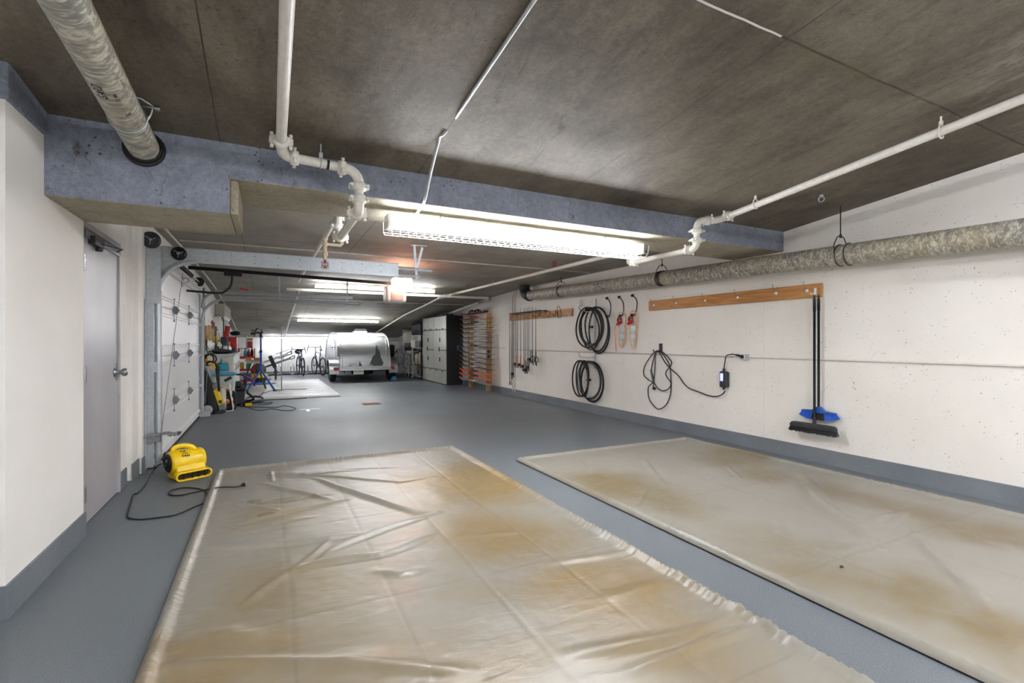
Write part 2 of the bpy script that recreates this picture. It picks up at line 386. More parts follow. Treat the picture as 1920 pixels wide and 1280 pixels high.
# right wall and base
MB().box(XR, XR+.2, YR, YB+.2, 0, 3.5).build('wall_right', MT['wallR'], kind='structure', origin=(XR, 0, 0))
MB().prism([(XR-.02, 0), (XR, 0), (XR, .152), (XR-.012, .15)], (0, YR, 0), (1, 0, 0), (0, 0, 1), (0, YB-YR, 0)).build('baseboard_right', MT['base'], kind='structure')
MB().box(-3.2, 5.3, YB, YB+.2, 0, 1.6).build('wall_back', MT['wallB'], kind='structure')
MB().box(XL, XR-.02, YB-.015, YB, 0, .08).build('baseboard_back', MT['base'], kind='structure')
MB().box(-3.2, 5.3, YR-.2, YR, 0, 3.5).build('wall_rear', MT['wallL'], kind='structure')
# left wall: plan outline with the door and garage-door openings
b = MB()
def seg(x, y0, y1, z0=0, z1=3.4, t=.3): b.box(x-t, x, y0, y1, z0, z1)
seg(-1.75, YR, 2.975)
b.box(-2.05, XL, 2.975, 4.02, 0, 3.4)
seg(-1.10, 4.02, 4.15)
seg(-1.10, 4.15, 5.06, 2.035, 2.6)
seg(-1.10, 5.06, 5.30)
seg(-1.16, 5.30, 5.43)
seg(-1.08, 5.43, 5.66)
seg(XL, 5.66, 5.90)
seg(XL, 5.90, 9.44, 2.17, 2.6)
seg(XL, 9.44, YB)
b.box(XL-.2, XL+.12, 12.55, 12.85, 0, 1.80)
b.build('wall_left', MT['wallL'], kind='structure', origin=(XL, 0, 0))
MB().box(-1.7, -1.035, 2.965, 3.40, 2.34, 2.6).build('trim_2', MT['beam'], kind='structure', bev=.01)
b = MB(); b.box(-1.75, -1.74, YR, 2.965, 0, .15); b.box(-1.74, XL+.012, 2.963, 2.975, 0, .15); b.box(XL, XL+.012, 2.975, 4.03, 0, .15); b.box(-1.10, XL, 4.02, 4.03, 0, .15); b.box(-1.10, -1.09, 4.03, 4.13, 0, .15)
b.box(-1.10, -1.09, 5.08, 5.30, 0, .15); b.box(-1.16, -1.15, 5.30, 5.43, 0, .15); b.box(-1.08, -1.07, 5.42, 5.66, 0, .15); b.box(XL, XL+.01, 5.65, 5.78, 0, .15); b.box(XL, XL+.01, 9.62, 12.54, 0, .12); b.box(XL, XL+.01, 12.86, YB-.02, 0, .12)
b.build('baseboard_left', MT['base'], kind='structure')
# steel personnel door
D = thing('door_1', None, None, (-1.10, 4.6, 0), kind='structure')
b = MB(); b.box(-1.16, -1.085, 4.13, 4.165, 0, 2.06); b.box(-1.16, -1.085, 5.045, 5.075, 0, 2.06); b.box(-1.16, -1.085, 4.165, 5.045, 2.02, 2.06); b.build('door_frame', MT['sdoor'], D, bev=.003)
MB().box(-1.15, -1.10, 4.17, 5.04, .008, 2.018).build('door_leaf', MT['sdoor'], D, bev=.002)
for z in (.22, 1.03, 1.78):
    b = MB(); b.cyl((-1.090, 4.19, z-.055), (-1.090, 4.19, z+.055), .011, 10); b.box(-1.1005, -1.094, 4.19, 4.225, z-.055, z+.055)
    for k in range(4): b.torus((-1.090, 4.19, z-.033+k*.022), .0112, .0012, n=12, m=4)
    b.build('hinge', MT['steel'], D)
b = MB(); b.lathe([(.001, 0), (.036, 0), (.036, .008), (.018, .012), (.013, .03), (.016, .04), (.030, .052), (.033, .07), (.026, .082), (.001, .086)], (-1.10, 4.955, 1.0), (1, 0, 0), 20); b.build('door_knob', MT['steel'], D)
MB().box(-1.1005, -1.098, 4.99, 5.04, .93, 1.07).build('latch_plate', MT['steel'], D)
b = MB(); b.box(-1.10, -1.06, 4.30, 4.52, 1.925, 1.985); b.lathe([(.001, 0), (.022, 0), (.022, .028), (.001, .028)], (-1.075, 4.45, 1.925), (0, 0, -1), 14); b.bar((-1.06, 4.44, 1.95), (-.995, 4.70, 1.96), .012, .008); b.bar((-.995, 4.70, 1.96), (-1.08, 4.95, 1.975), .012, .008); b.build('door_closer', MT['dark'], D, bev=.004)
MB().box(-1.10, -1.085, 4.20, 5.03, 1.955, 2.005).build('header_plate', MT['steel'], D)
# garage door
G = thing('door_2', None, None, (-1.0, 7.67, 0), kind='structure')
for k in range(4):
    z = .015 + k*.538; H = .532
    pr = [(0, 0), (.0, .03)]
    for c in (.075, .105, .43, .46): pr += [(0, c), (.010, c+.004), (.010, c+.014), (0, c+.018)]
    pr += [(0, H-.02), (-.004, H), (-.045, H), (-.045, 0)]
    MB().prism(pr, (-1.0, 5.86, z), (1, 0, 0), (0, 0, 1), (0, 3.62, 0)).build('door_panel', MT['gdoor'], G)
for j, z in enumerate((.55, 1.088, 1.626)):
    for y in (7.02, 8.25):
        b = MB(); b.prism([(0, .03), (.03, .05), (.065, 0), (.03, -.055), (0, -.03)], (-1.0, y-.03, z), (1, 0, 0), (0, 0, 1), (0, .06, 0)); b.cyl((-.99, y, z-.13), (-.99, y, z+.13), .004, 6); b.cyl((-.988, y-.02, z), (-.988, y+.02, z), .009, 8)
        for s in (-.13, .13): b.sphere((-.99, y, z+s), .010, 8)
        b.build('hinge', MT['grey'], G)
for z in (.10, 2.02, 2.10):
    b = MB(); b.prism([(0, 0), (.03, .006), (.03, .02), (0, .03)], (-.999, 5.9, z), (1, 0, 0), (0, 0, 1), (0, 3.54, 0)); b.build('stiffening_strut', MT['gdoor'], G)
b = MB(); b.prism([(0, .02), (.05, .05), (.055, .07), (.0, .075)], (-1.0, 7.12, .06), (1, 0, 0), (0, 0, 1), (0, .14, 0)); b.build('lift_handle', MT['dark'], G, bev=.006)
MB().box(-1.045, -.985, 5.86, 9.48, .0, .018).build('bottom_seal', MT['blackrub'], G)
b = MB(); b.box(-.999, -.985, 7.62, 7.72, 1.98, 2.12); b.torus((-.95, 7.67, 2.06), .03, .006, (0, 1, 0), 16, 6); b.build('opener_bracket', MT['galv'], G)
# grooves of header above garage door
MB().box(XL, XL+.035, 5.9, 9.5, 2.175, 2.205).build('trim_3', MT['white'], kind='structure')
# floor drain
b = MB(); p = AZ(697, 757, 0); b.box(p.x-.17, p.x+.17, p.y-.13, p.y+.13, 0, .006)
for k in range(9): b.box(p.x-.15+k*.034, p.x-.135+k*.034, p.y-.11, p.y+.11, .006, .012)
b.build('floor_drain', simple('rusty_grate', '#7c4a2a', .8, bump=.5), label='small rusty brown drain grate set in the grey floor', cat='drain')
# painted floor marks
b = MB(); q = AZ(562, 768, 0); b.box(q.x, q.x+.35, q.y-.03, q.y+.03, 0, .0012); b.box(q.x+.1, q.x+.16, q.y-.3, q.y-.03, 0, .0012)
b.build('floor_marking', MT['white'], label='short white painted line on the grey floor near the far mat', cat='floor marking')
# ================================================================ vinyl containment mats
def seglist(pts): return [(np.array(a[:2]), np.array(b[:2])) for a, b in zip(pts, pts[1:])]
def pd(X, Y, pts):
    """distance to a polyline and parameter 0..1 along it"""
    best = np.full(X.shape, 1e9); par = np.zeros(X.shape); S = seglist(pts); L = [np.linalg.norm(b-a) for a, b in S]; T = sum(L); acc = 0
    for (a, b), l in zip(S, L):
        d = (b-a)/max(l, 1e-6); s = np.clip((X-a[0])*d[0]+(Y-a[1])*d[1], 0, l)
        dd = np.hypot(X-a[0]-d[0]*s, Y-a[1]-d[1]*s); m = dd < best; best = np.where(m, dd, best); par = np.where(m, (acc+s)/T, par); acc += l
    return best, par
def vnoise(X, Y, sx, sy_, seed):
    r = np.random.default_rng(seed); g = r.random((64, 64)); x = X*sx; y = Y*sy_
    i = np.floor(x).astype(int); j = np.floor(y).astype(int); fx = x-i; fy = y-j; fx = fx*fx*(3-2*fx); fy = fy*fy*(3-2*fy)
    G = lambda a, b: g[a % 64, b % 64]
    return (G(i, j)*(1-fx)+G(i+1, j)*fx)*(1-fy)+(G(i, j+1)*(1-fx)+G(i+1, j+1)*fx)*fy
def floor_mat_obj(x0, x1, y0, y1, step, folds, creasesX, creasesY, stains, puddles, mat, label, seed, name='containment_mat', ruff=.004, rimh=.026):
    nx = int((x1-x0)/step); ny = int((y1-y0)/step)
    xs = np.linspace(x0, x1, nx+1); ysg = np.linspace(y0, y1, ny+1); X, Y = np.meshgrid(xs, ysg)
    E = np.minimum(np.minimum(X-x0, x1-X), np.minimum(Y-y0, y1-Y))
    Z = .014 + .004*vnoise(X, Y, 2.2, 2.2, seed) + .0035*vnoise(X, Y, 9, 5, seed+1) + .0015*vnoise(X, Y, 22, 22, seed+2)
    rim = np.exp(-((E-.035)/.024)**2)
    side = (np.minimum(X-x0, x1-X) < np.minimum(Y-y0, y1-Y))
    along = np.where(side, Y, X)
    ph = vnoise(along, along*0, 22, 1, seed+5)*6
    ruf = np.sin(along*2*PI/.034 + ph)*np.exp(-(E/.10)**2)*(.4+vnoise(along, along*0, 6, 1, seed+3))
    Z = Z + rimh*rim + ruff*ruf
    fold_l = lambda d, w: np.exp(-(d/w)**2)
    for pts, w, h in folds:
        d, s = pd(X, Y, pts); Z = Z + 1.35*h*fold_l(d, w)*np.clip(np.sin(PI*np.clip(s, .02, .98))**.6, 0, 1) - h*.25*fold_l(d, w*3)*np.sin(PI*s)
    inner = np.clip((E-.08)/.05, 0, 1)
    for c in creasesX: Z = Z - .0022*np.exp(-((X-c-.004*np.sin(Y*3))/.007)**2)*inner
    for c in creasesY: Z = Z - .0022*np.exp(-((Y-c)/.007)**2)*inner
    Z[E < 1e-6] = .012
    cre = np.zeros_like(X)
    for c in creasesX: cre = np.maximum(cre, np.exp(-((X-c-.004*np.sin(Y*3))/.006)**2)*inner)
    for c in creasesY: cre = np.maximum(cre, np.exp(-((Y-c)/.006)**2)*inner)
    Z = np.maximum(Z, .004)
    st = np.zeros_like(X)
    for (cx, cyy, rx, ry, ang, amt) in stains:
        u = (X-cx)*math.cos(ang)+(Y-cyy)*math.sin(ang); w = -(X-cx)*math.sin(ang)+(Y-cyy)*math.cos(ang)
        q = np.hypot(u/rx, w/ry) + .7*(vnoise(X, Y, 2.6, 2.6, seed+9)-.5) + .35*(vnoise(X, Y, 8, 8, seed+10)-.5)
        st = np.maximum(st, amt*np.clip(1.35-q, 0, 1))
    pu = np.zeros_like(X)
    for (cx, cyy, rx, ry) in puddles:
        q = np.hypot((X-cx)/rx, (Y-cyy)/ry) + .9*(vnoise(X, Y, 7, 14, seed+12)-.5); pu = np.maximum(pu, (q < 1).astype(float))
    me = bpy.data.meshes.new(name); W = nx+1
    off = np.array([(x0+x1)/2, (y0+y1)/2, 0])
    V = np.stack([X, Y, Z], -1).reshape(-1, 3) - off
    idx = np.arange((nx+1)*(ny+1)).reshape(ny+1, nx+1)
    Fc = np.stack([idx[:-1, :-1], idx[:-1, 1:], idx[1:, 1:], idx[1:, :-1]], -1).reshape(-1, 4)
    ring = list(idx[0, :]) + list(idx[1:, -1]) + list(idx[-1, -2::-1]) + list(idx[-2:0:-1, 0])
    low = V[ring].copy(); low[:, 2] = .009; c = V.mean(0); low[:, :2] -= np.sign(low[:, :2])*0.0
    n0 = len(V); V = np.vstack([V, low]); m = len(ring)
    sk = [(ring[i], n0+i, n0+(i+1) % m, ring[(i+1) % m]) for i in range(m)]
    me.from_pydata(V.tolist(), [], Fc.tolist()+sk); me.polygons.foreach_set('use_smooth', [True]*len(me.polygons)); me.update()
    ca = me.color_attributes.new('stain', 'FLOAT_COLOR', 'POINT')
    C4 = np.zeros((len(V), 4)); C4[:, 3] = 1; C4[:n0, 0] = st.ravel(); C4[:n0, 1] = pu.ravel(); C4[:n0, 2] = cre.ravel(); ca.data.foreach_set('color', C4.ravel())
    me.materials.append(mat)
    root = thing(name, label, 'mat', (off[0], off[1], 0)); o = bpy.data.objects.new('vinyl_sheet', me); COL.objects.link(o); o.parent = root
    MB().box(x0+.012, x1-.012, y0+.012, y1-.012, 0, .004).build('edge_shade_sheet', MT['blackrub'], root)  # black sheet standing in for the shadow gap below the mat edge
    return root
P0 = lambda L, z=.015: [tuple(AZ(x, y, z))[:2] for x, y in L]
def PC(L): return P0([(x/2, 820+y/2) for x, y in L])
foldsL = [
 (PC([(990,172),(1060,195),(1150,212),(1250,236)]), .016, .020), (PC([(1180,152),(1260,185),(1400,232),(1560,286),(1640,282)]), .026, .024),
 (PC([(820,240),(930,260),(1060,278)]), .016, .015), (PC([(760,420),(1000,406),(1230,382),(1395,356)]), .028, .022),
 (PC([(1100,497),(1200,472),(1330,450),(1450,440)]), .026, .020), (PC([(1180,472),(1240,425),(1300,398),(1450,342),(1640,285)]), .024, .020),
 (PC([(1400,445),(1500,420),(1620,368)]), .03, .014), (PC([(830,350),(1000,328),(1180,298)]), .02, .009), (PC([(880,330),(1080,282),(1330,228)]), .018, .014),
 (PC([(1240,385),(1180,440),(1100,497)]), .022, .012), (PC([(620,815),(750,750),(860,742),(960,762)]), .06, .014), (PC([(690,660),(830,655)]), .035, .009),
 (PC([(640,856),(900,850),(1200,853),(1540,866),(1760,884)]), .032, .022), (PC([(1100,500),(960,590),(900,640)]), .03, .008), (PC([(860,160),(1060,150),(1240,132),(1400,120)]), .012, .010),
 (PC([(880,142),(1080,140),(1250,148),(1500,170),(1620,150)]), .016, .014), (PC([(1260,120),(1400,116),(1560,112)]), .012, .008), (PC([(1015,130),(1022,165)]), .012, .028),
 (PC([(1400,500),(1500,512),(1600,495)]), .03, .010), (PC([(1240,860),(1380,820),(1500,830)]), .05, .008), (PC([(820,345),(910,358),(1000,350)]), .014, .008),
 (P0([(1060,1230),(1300,1190),(1440,1120)]), .04, .016), (P0([(1120,1130),(1260,1090),(1330,1060)]), .05, .010), (P0([(1180,1260),(1400,1180),(1520,1175)]), .03, .014),
 (P0([(850,1010),(1010,995)]), .03, .005), (P0([(1020,1060),(1180,1035)]), .03, .007), (PC([(700,870),(1000,905)]), .04, .008)]
def FR(L): return P0([(850+x/1.7944, 800+y/1.7944) for x, y in L])
foldsR = [
 (FR([(640,110),(700,190),(760,260)]), .03, .010), (FR([(1160,150),(1230,240),(1330,320),(1440,410)]), .035, .016), (FR([(1180,160),(1260,250),(1380,300)]), .022, .010),
 (FR([(1520,330),(1600,420),(1680,500),(1760,560),(1830,670)]), .03, .016), (FR([(1480,330),(1530,285)]), .03, .016), (FR([(1410,330),(1450,300),(1530,290)]), .03, .010),
 (FR([(1080,310),(1120,380)]), .03, .010), (FR([(720,270),(735,330)]), .02, .008), (FR([(620,270),(655,205)]), .014, .008), (FR([(420,110),(450,140)]), .014, .008),
 (FR([(1000,430),(1160,440),(1300,450)]), .04, .006), (FR([(920,130),(970,180)]), .02, .006), (FR([(1640,320),(1740,370),(1900,420)]), .04, .010), (FR([(1300,430),(1370,400)]), .05, .012),
 (FR([(870,360),(1100,400),(1300,470)]), .03, .006), (FR([(1500,600),(1700,650),(1900,720)]), .05, .008)]
zz = lambda x, y: AZ(x, y, .015)
def ST(u, v, rx, ry, a, amt): p = zz(u, v); return (p.x, p.y, rx, ry, a, amt)
stL = [ST(820,900,.5,.35,.2,.7), ST(900,910,.55,.75,.2,.85), ST(960,1000,.45,.6,.1,.8), ST(1120,1110,.5,.5,.0,.9), ST(1250,1200,.5,.3,0,.6), ST(560,1100,.4,.5,0,.55), ST(430,1250,.5,.35,0,.65), ST(700,1250,.7,.2,0,.5), ST(850,940,.4,.3,0,.5), ST(540,960,.4,.35,0,.4), ST(930,1250,.5,.25,0,.6)]
stR = [ST(1130,905,.35,.5,.3,.9), ST(1250,940,.3,.35,.3,.7), ST(1370,860,.45,.45,.3,.85), ST(1430,890,.3,.3,0,.8), ST(1680,950,.22,.9,0,.75), ST(1850,1000,.3,.35,0,.8), ST(1560,1080,.28,.5,.4,.75), ST(1720,1110,.35,.25,.3,.85), ST(1900,1190,.3,.25,.3,.9), ST(1480,1030,.3,.4,.3,.5)]
puL = [(zz(530,938).x, zz(530,938).y, .16, .08), (zz(500,965).x, zz(500,965).y, .05, .04), (zz(590,932).x, zz(590,932).y, .14, .045), (zz(480,940).x, zz(480,940).y, .05, .05)]
floor_mat_obj(-.43, 1.955, .45, 5.37, .0125, foldsL, (.10, .55, 1.0, 1.45), (1.2, 2.35, 3.5, 4.65), stL, puL, MT['vinyl1'], 'wrinkled beige vinyl containment mat on the floor, nearest and left of two', 21, ruff=.006)
floor_mat_obj(2.33, 4.76, .45, 4.50, .016, foldsR, (2.9, 3.5, 4.1), (1.6, 2.8, 3.9), stR, [], MT['vinyl2'], 'brown-stained beige vinyl mat on the floor, nearest the right wall', 41, ruff=.003)
fm = [([(0, 12.0+i*.55), (.9+.3*math.sin(i*2), 12.15+i*.55), (1.4, 12.1+i*.5)], .05, .016) for i in range(7)]
floor_mat_obj(-.87, 1.52, 11.62, 16.9, .035, fm, (-.4, .25, .9), (12.8, 14.2, 15.6), [(.3, 13, .5, .6, 0, .4)], [], MT['vinyl3'], 'pale vinyl floor mat farther back under the blue bike stand', 61, ruff=.004)
b = MB(); p = AZ(1578, 1064, .024); b.sphere(p+Vector((0, 0, .006)), .012, 8, (1.1, .8, .6)); b.build('pebble', MT['dark'], label='tiny dark pebble lying on the right beige mat', cat='pebble')
# ================================================================ lights
def fixture(xc, y, ztop, label, cage=True, L=2.44, hang=0, tm=None):
    R = thing('fluorescent_light', label, 'light', (xc, y, ztop), group='fluorescent ceiling lights')
    x0, x1 = xc-L/2, xc+L/2
    b = MB(); b.prism([(-.055, 0), (.055, 0), (.055, -.045), (-.055, -.045)], (x0, y, ztop), (0, 1, 0), (0, 0, 1), (L, 0, 0))
    b.build('housing', MT['white'], R, bev=.004)
    for xa, xb in ((x0+.03, xc-.012), (xc+.012, x1-.03)):
        for yy in (-.042, .042):
            MB().tube([(xa, y+yy, ztop-.078), (xb, y+yy, ztop-.078)], .0165, 10).build('fluorescent_tube', tm or MT['tube'], R)
    for xx in (x0+.014, xc, x1-.014):
        MB().box(xx-.011, xx+.011, y-.06, y+.06, ztop-.10, ztop-.042).build('lamp_holder', MT['wplastic'], R, bev=.003)
    if hang:
        for xx in (xc-.8, xc+.8): MB().cyl((xx, y, ztop-.005), (xx, y, ztop+hang), .006, 6).build('hanger_rod', MT['galv'], R)
    if cage:
        b = MB()
        def path(xx): return [(xx, y-.125, ztop-.03), (xx, y-.11, ztop-.11), (xx, y-.075, ztop-.135), (xx, y+.075, ztop-.135), (xx, y+.11, ztop-.11), (xx, y+.125, ztop-.03)]
        k = 0
        n = int(L/.063)
        for i in range(n+1): b.tube(path(x0+.005+(L-.01)*i/n), .0016, 4, smooth=False)
        for yy, z in ((-.11, -.11), (-.075, -.135), (0, -.135), (.075, -.135), (.11, -.11)):
            b.tube([(x0, y+yy, ztop+z), (x1, y+yy, ztop+z)], .002, 4, smooth=False)
        b.build('wire_guard', MT['white'], R)
    return R
fixture(2.01, 3.62, 2.19, 'long caged fluorescent light under the concrete beam, nearest the camera', True, hang=.05)
fixture(2.04, 10.15, cz(10.21)-.002, 'fluorescent light on the ceiling behind the garage door opener', False, tm=MT['tube_far'])
fixture(2.03, 16.0, cz(16.06)-.002, 'fluorescent light on the low sloping ceiling before the trailer', False, tm=MT['tube_far'])
fixture(1.1, 20.5, cz(20.56)-.002, 'fluorescent light against the back wall above the bicycles', False, tm=MT['tube_back'])
for xx, yy, w_ in ((1.0, -1.35, 'nearer the left wall'), (3.6, -1.35, 'nearer the right wall')):  # unseen fixtures added to fill the walls and beam with light
    r_ = fixture(xx, yy, cz(yy+1.22)-.004, 'added fluorescent fill light on the ceiling behind the camera, ' + w_, False, tm=MT['tube_added_fill']); r_.rotation_euler = (0, .1125, PI/2)
    r_.location.z = cz(yy)-.008
W = bpy.data.worlds.new('world'); SC.world = W; W.use_nodes = True; W.node_tree.nodes['Background'].inputs[0].default_value = (.05, .05, .055, 1)
# ================================================================ overhead pipes
PV = Vector
def coupling(b, c, ax, r):
    """grooved clamp coupling: ring with two bolt ears"""
    ax = PV(ax).normalized(); c = PV(c)
    b.lathe([(r, -.026), (r+.012, -.024), (r+.017, -.008), (r+.017, .008), (r+.012, .024), (r, .026)], c, ax, 16)
    u = ax.cross(PV((0, 0, 1)) if abs(ax.z) < .9 else PV((1, 0, 0))).normalized(); w = ax.cross(u)
    if abs(ax.z) > .9: u = PV((1, 0, 0)); w = PV((0, 1, 0))
    for s in (-1, 1):
        e = c + u*s*(r+.022)
        R = Matrix((u, w, ax)).transposed(); b.obox(e, (.026, .036, .022), R); b.obox(c + u*s*(r+.010), (.02, .05, .026), R)
        b.cyl(e - w*.036, e + w*.036, .007, 6); b.cyl(e - w*.044, e - w*.03, .011, 6); b.cyl(e + w*.03, e + w*.044, .011, 6)
def sprinkler_head(b, p, up=1):
    p = PV(p); b.cyl(p, p+PV((0, 0, .03*up)), .012, 8)
    b.torus(p+PV((0, 0, .055*up)), .024, .0035, (0, 1, 0), 14, 5); b.lathe([(.001, 0), (.022, 0), (.022, .003), (.001, .003)], p+PV((0, 0, .082*up)), (0, 0, up), 12)
    for a in range(4): b.tube([p+PV((.032*math.cos(a*PI/2), .032*math.sin(a*PI/2), .02*up)), p+PV((.034*math.cos(a*PI/2), .034*math.sin(a*PI/2), .08*up)), p+PV((.012*math.cos(a*PI/2), .012*math.sin(a*PI/2), .1*up))], .002, 4)
    b.torus(p+PV((0, 0, .03*up)), .033, .002, n=14, m=4); b.torus(p+PV((0, 0, .065*up)), .034, .002, n=14, m=4)
def elbow(a, c, d, k=6):
    a, c, d = PV(a), PV(c), PV(d); return [a*(1-t)**2 + c*2*t*(1-t) + d*t*t for t in [i/k for i in range(k+1)]]
wp = MT['pwhite'] = simple('painted_white_pipe', '#dedad0', .42, var=.04, scale=30)
RP = .028
# --- left sprinkler line, over the camera and along the beam
S = thing('sprinkler_pipe', 'white sprinkler pipe running overhead then dropping below the beam, left of the long light', 'pipe', (.07, 3.2, 2.3))
y0 = -1.5
MB().tube([(.05, y0, cz(y0)-.075), (.075, 3.13, cz(3.13)-.085)], RP, 14).build('overhead_run', wp, S)
b = MB(); b.tube(elbow((.075, 3.10, 2.40), (.075, 3.22, 2.365), (.14, 3.22, 2.365)), RP+.004, 14); coupling(b, (.075, 3.09, 2.405), (0, 1, -.1), RP); coupling(b, (.15, 3.22, 2.365), (1, 0, 0), RP); b.build('elbow_fitting', wp, S)
MB().tube([(.14, 3.22, 2.365), (.44, 3.22, 2.350)], RP, 14).build('cross_run', wp, S)
b = MB(); coupling(b, (.425, 3.22, 2.35), (1, 0, 0), RP); b.tube(elbow((.43, 3.22, 2.35), (.53, 3.22, 2.35), (.53, 3.22, 2.25)), RP+.004, 14); coupling(b, (.53, 3.22, 2.245), (0, 0, 1), RP); b.tube([(.53, 3.22, 2.24), (.53, 3.22, 2.17)], RP, 12); coupling(b, (.53, 3.22, 2.165), (0, 0, 1), RP)
b.tube(elbow((.53, 3.22, 2.16), (.53, 3.22, 2.09), (.53, 3.29, 2.09)), RP+.004, 14); coupling(b, (.53, 3.30, 2.09), (0, 1, 0), RP); b.build('drop_fitting', wp, S)
MB().tube([(.53, 3.28, 2.09), (.53, 4.10, 2.09)], RP, 14).build('lower_run', wp, S)
b = MB(); coupling(b, (.53, 4.10, 2.09), (0, 1, 0), RP); b.tube(elbow((.53, 4.1, 2.09), (.53, 4.22, 2.09), (.53, 4.22, 2.2)), RP+.003, 12); b.tube(elbow((.53, 4.22, 2.2), (.53, 4.22, 2.32), (.53, 4.34, 2.32)), RP+.003, 12); coupling(b, (.53, 4.3, 2.315), (0, 1, 0), RP); coupling(b, (.53, 4.22, 2.2), (0, 0, 1), RP); b.build('riser_fitting', wp, S)
# hanger strap of cross run
b = MB(); b.cyl((.30, 3.22, 2.36), (.30, 3.22, cz(3.22)), .005, 6); b.torus((.30, 3.22, 2.36), RP+.004, .0035, (1, 0, 0), 20, 6); b.box(.29, .31, 3.205, 3.235, 2.385, 2.42); b.build('hanger', MT['galv'], S)
MB().tube([(.335, 3.22, 2.3555), (.35, 3.22, 2.3545)], RP+.001, 14).build('tape_band', MT['black'], S)
# --- left line beyond the beam
S2 = thing('sprinkler_pipe', 'white sprinkler pipe beyond the beam with two red-brown caged heads, above the door track', 'pipe', (.53, 6, 2.3))
MB().tube([(.53, 4.32, 2.32), (.53, 5.25, 2.32)], RP, 12).build('pipe_run', wp, S2)
MB().tube([(.53, 5.25, 2.32), (.51, 9.5, 2.335)], .022, 10).build('pipe_run', wp, S2)
b = MB(); b.tube([(.53, 5.25, 2.32), (.53, 5.25, 2.08)], .020, 10); b.tube([(.53, 5.25, 2.24), (.68, 5.25, 2.24), (.70, 5.25, 2.27)], .017, 8)
for z in (2.24, 2.14, 2.30): b.lathe([(.02, -.022), (.028, -.018), (.028, .018), (.02, .022)], (.53, 5.25, z), (0, 0, 1), 12)
b.build('branch_fitting', simple('stained_white_pipe', '#cbbba0', .5, var=.12, scale=50), S2)
b = MB(); sprinkler_head(b, (.70, 5.25, 2.27)); b.build('sprinkler_head', MT['redrust'], S2, label='upward red-brown caged sprinkler head')
b = MB(); sprinkler_head(b, (.53, 5.25, 2.085), -1); b.build('sprinkler_head', MT['redrust'], S2, label='downward red-brown caged sprinkler head')
# --- cross main
S3 = thing('sprinkler_pipe', 'white sprinkler main crossing under the ceiling to the right wall, behind the opener', 'pipe', (2.5, 10.45, 2.27))
MB().tube([(.35, 10.45, 2.275), (4.72, 10.45, 2.275)], .030, 12).build('pipe_run', wp, S3)
b = MB(); coupling(b, (4.70, 10.45, 2.275), (1, 0, 0), .03); b.build('end_cap', MT['grey'], S3)
for x in (1.2, 2.9):
    b = MB(); b.cyl((x, 10.45, 2.28), (x, 10.45, cz(10.45)), .005, 6); b.torus((x, 10.45, 2.275), .034, .004, (1, 0, 0), 18, 6); b.build('hanger', MT['galv'], S3)
# --- far left line down the slope
S4 = thing('sprinkler_pipe', 'thin white sprinkler pipe following the sloping ceiling, toward the bicycles', 'pipe', (.6, 15, 2))
P4 = [(.58, 10.45, cz(10.45)-.13), (.60, 12, cz(12)-.13), (.60, 14.4, cz(14.4)-.13), (.60, 17, cz(17)-.13), (.60, 20.2, cz(20.2)-.12)]
MB().tube(P4, .021, 10).build('pipe_run', wp, S4)
for y in (11.3, 14.6):
    b = MB(); sprinkler_head(b, (.60, y, cz(y)-.11), 1); b.build('sprinkler_head', MT['redrust'], S4)
# --- right sprinkler line near
S5 = thing('sprinkler_pipe', 'long white sprinkler pipe under the ceiling on the right, with a jog at the beam', 'pipe', (3.8, 2, 2.4))
MB().tube([(3.80, y0, cz(y0)-.11), (3.80, 3.10, cz(3.1)-.085)], RP, 14).build('overhead_run', wp, S5)
b = MB(); coupling(b, (3.80, 3.08, 2.407), (0, 1, -.1), RP); b.tube(elbow((3.8, 3.1, 2.405), (3.8, 3.22, 2.39), (3.68, 3.22, 2.385)), RP+.004, 14); coupling(b, (3.69, 3.22, 2.385), (1, 0, 0), RP); b.tube(elbow((3.68, 3.22, 2.385), (3.55, 3.22, 2.385), (3.55, 3.22, 2.28)), RP+.004, 14); coupling(b, (3.55, 3.22, 2.27), (0, 0, 1), RP); b.tube([(3.55, 3.22, 2.27), (3.55, 3.22, 2.19)], RP, 12); coupling(b, (3.55, 3.22, 2.185), (0, 0, 1), RP)
b.tube(elbow((3.55, 3.22, 2.18), (3.55, 3.22, 2.11), (3.55, 3.30, 2.11)), RP+.004, 14); coupling(b, (3.55, 3.31, 2.11), (0, 1, 0), RP); b.build('drop_fitting', wp, S5)
MB().tube([(3.55, 3.30, 2.11), (3.56, 4.10, 2.11)], RP, 14).build('lower_run', wp, S5)
b = MB(); coupling(b, (3.56, 4.09, 2.11), (0, 1, 0), RP); b.tube(elbow((3.56, 4.1, 2.11), (3.56, 4.21, 2.11), (3.62, 4.21, 2.18)), RP+.003, 12); coupling(b, (3.62, 4.21, 2.18), (.5, 0, 1), RP); b.tube(elbow((3.62, 4.21, 2.18), (3.84, 4.21, 2.33), (3.85, 4.35, 2.33)), RP+.003, 12); b.build('riser_fitting', wp, S5)
for y in (1.50, 2.80):
    zc = cz(y)-.085 - (.02 if y < 2 else .0)
    b = MB(); b.cyl((3.80, y, zc+.05), (3.80, y, cz(y)), .006, 6); b.tube([(3.80, y, zc+.062), (3.775, y, zc+.035), (3.768, y, zc), (3.78, y, zc-.027), (3.80, y, zc-.032), (3.82, y, zc-.027), (3.832, y, zc), (3.825, y, zc+.035), (3.80, y, zc+.062)], .006, 6, flat=1); b.cyl((3.8, y, zc+.05), (3.8, y, zc+.075), .012, 6); b.build('hanger', wp, S5)
S6 = thing('sprinkler_pipe', 'white sprinkler pipe beyond the beam toward the right wall, with caged heads', 'pipe', (3.8, 7, 2.3))
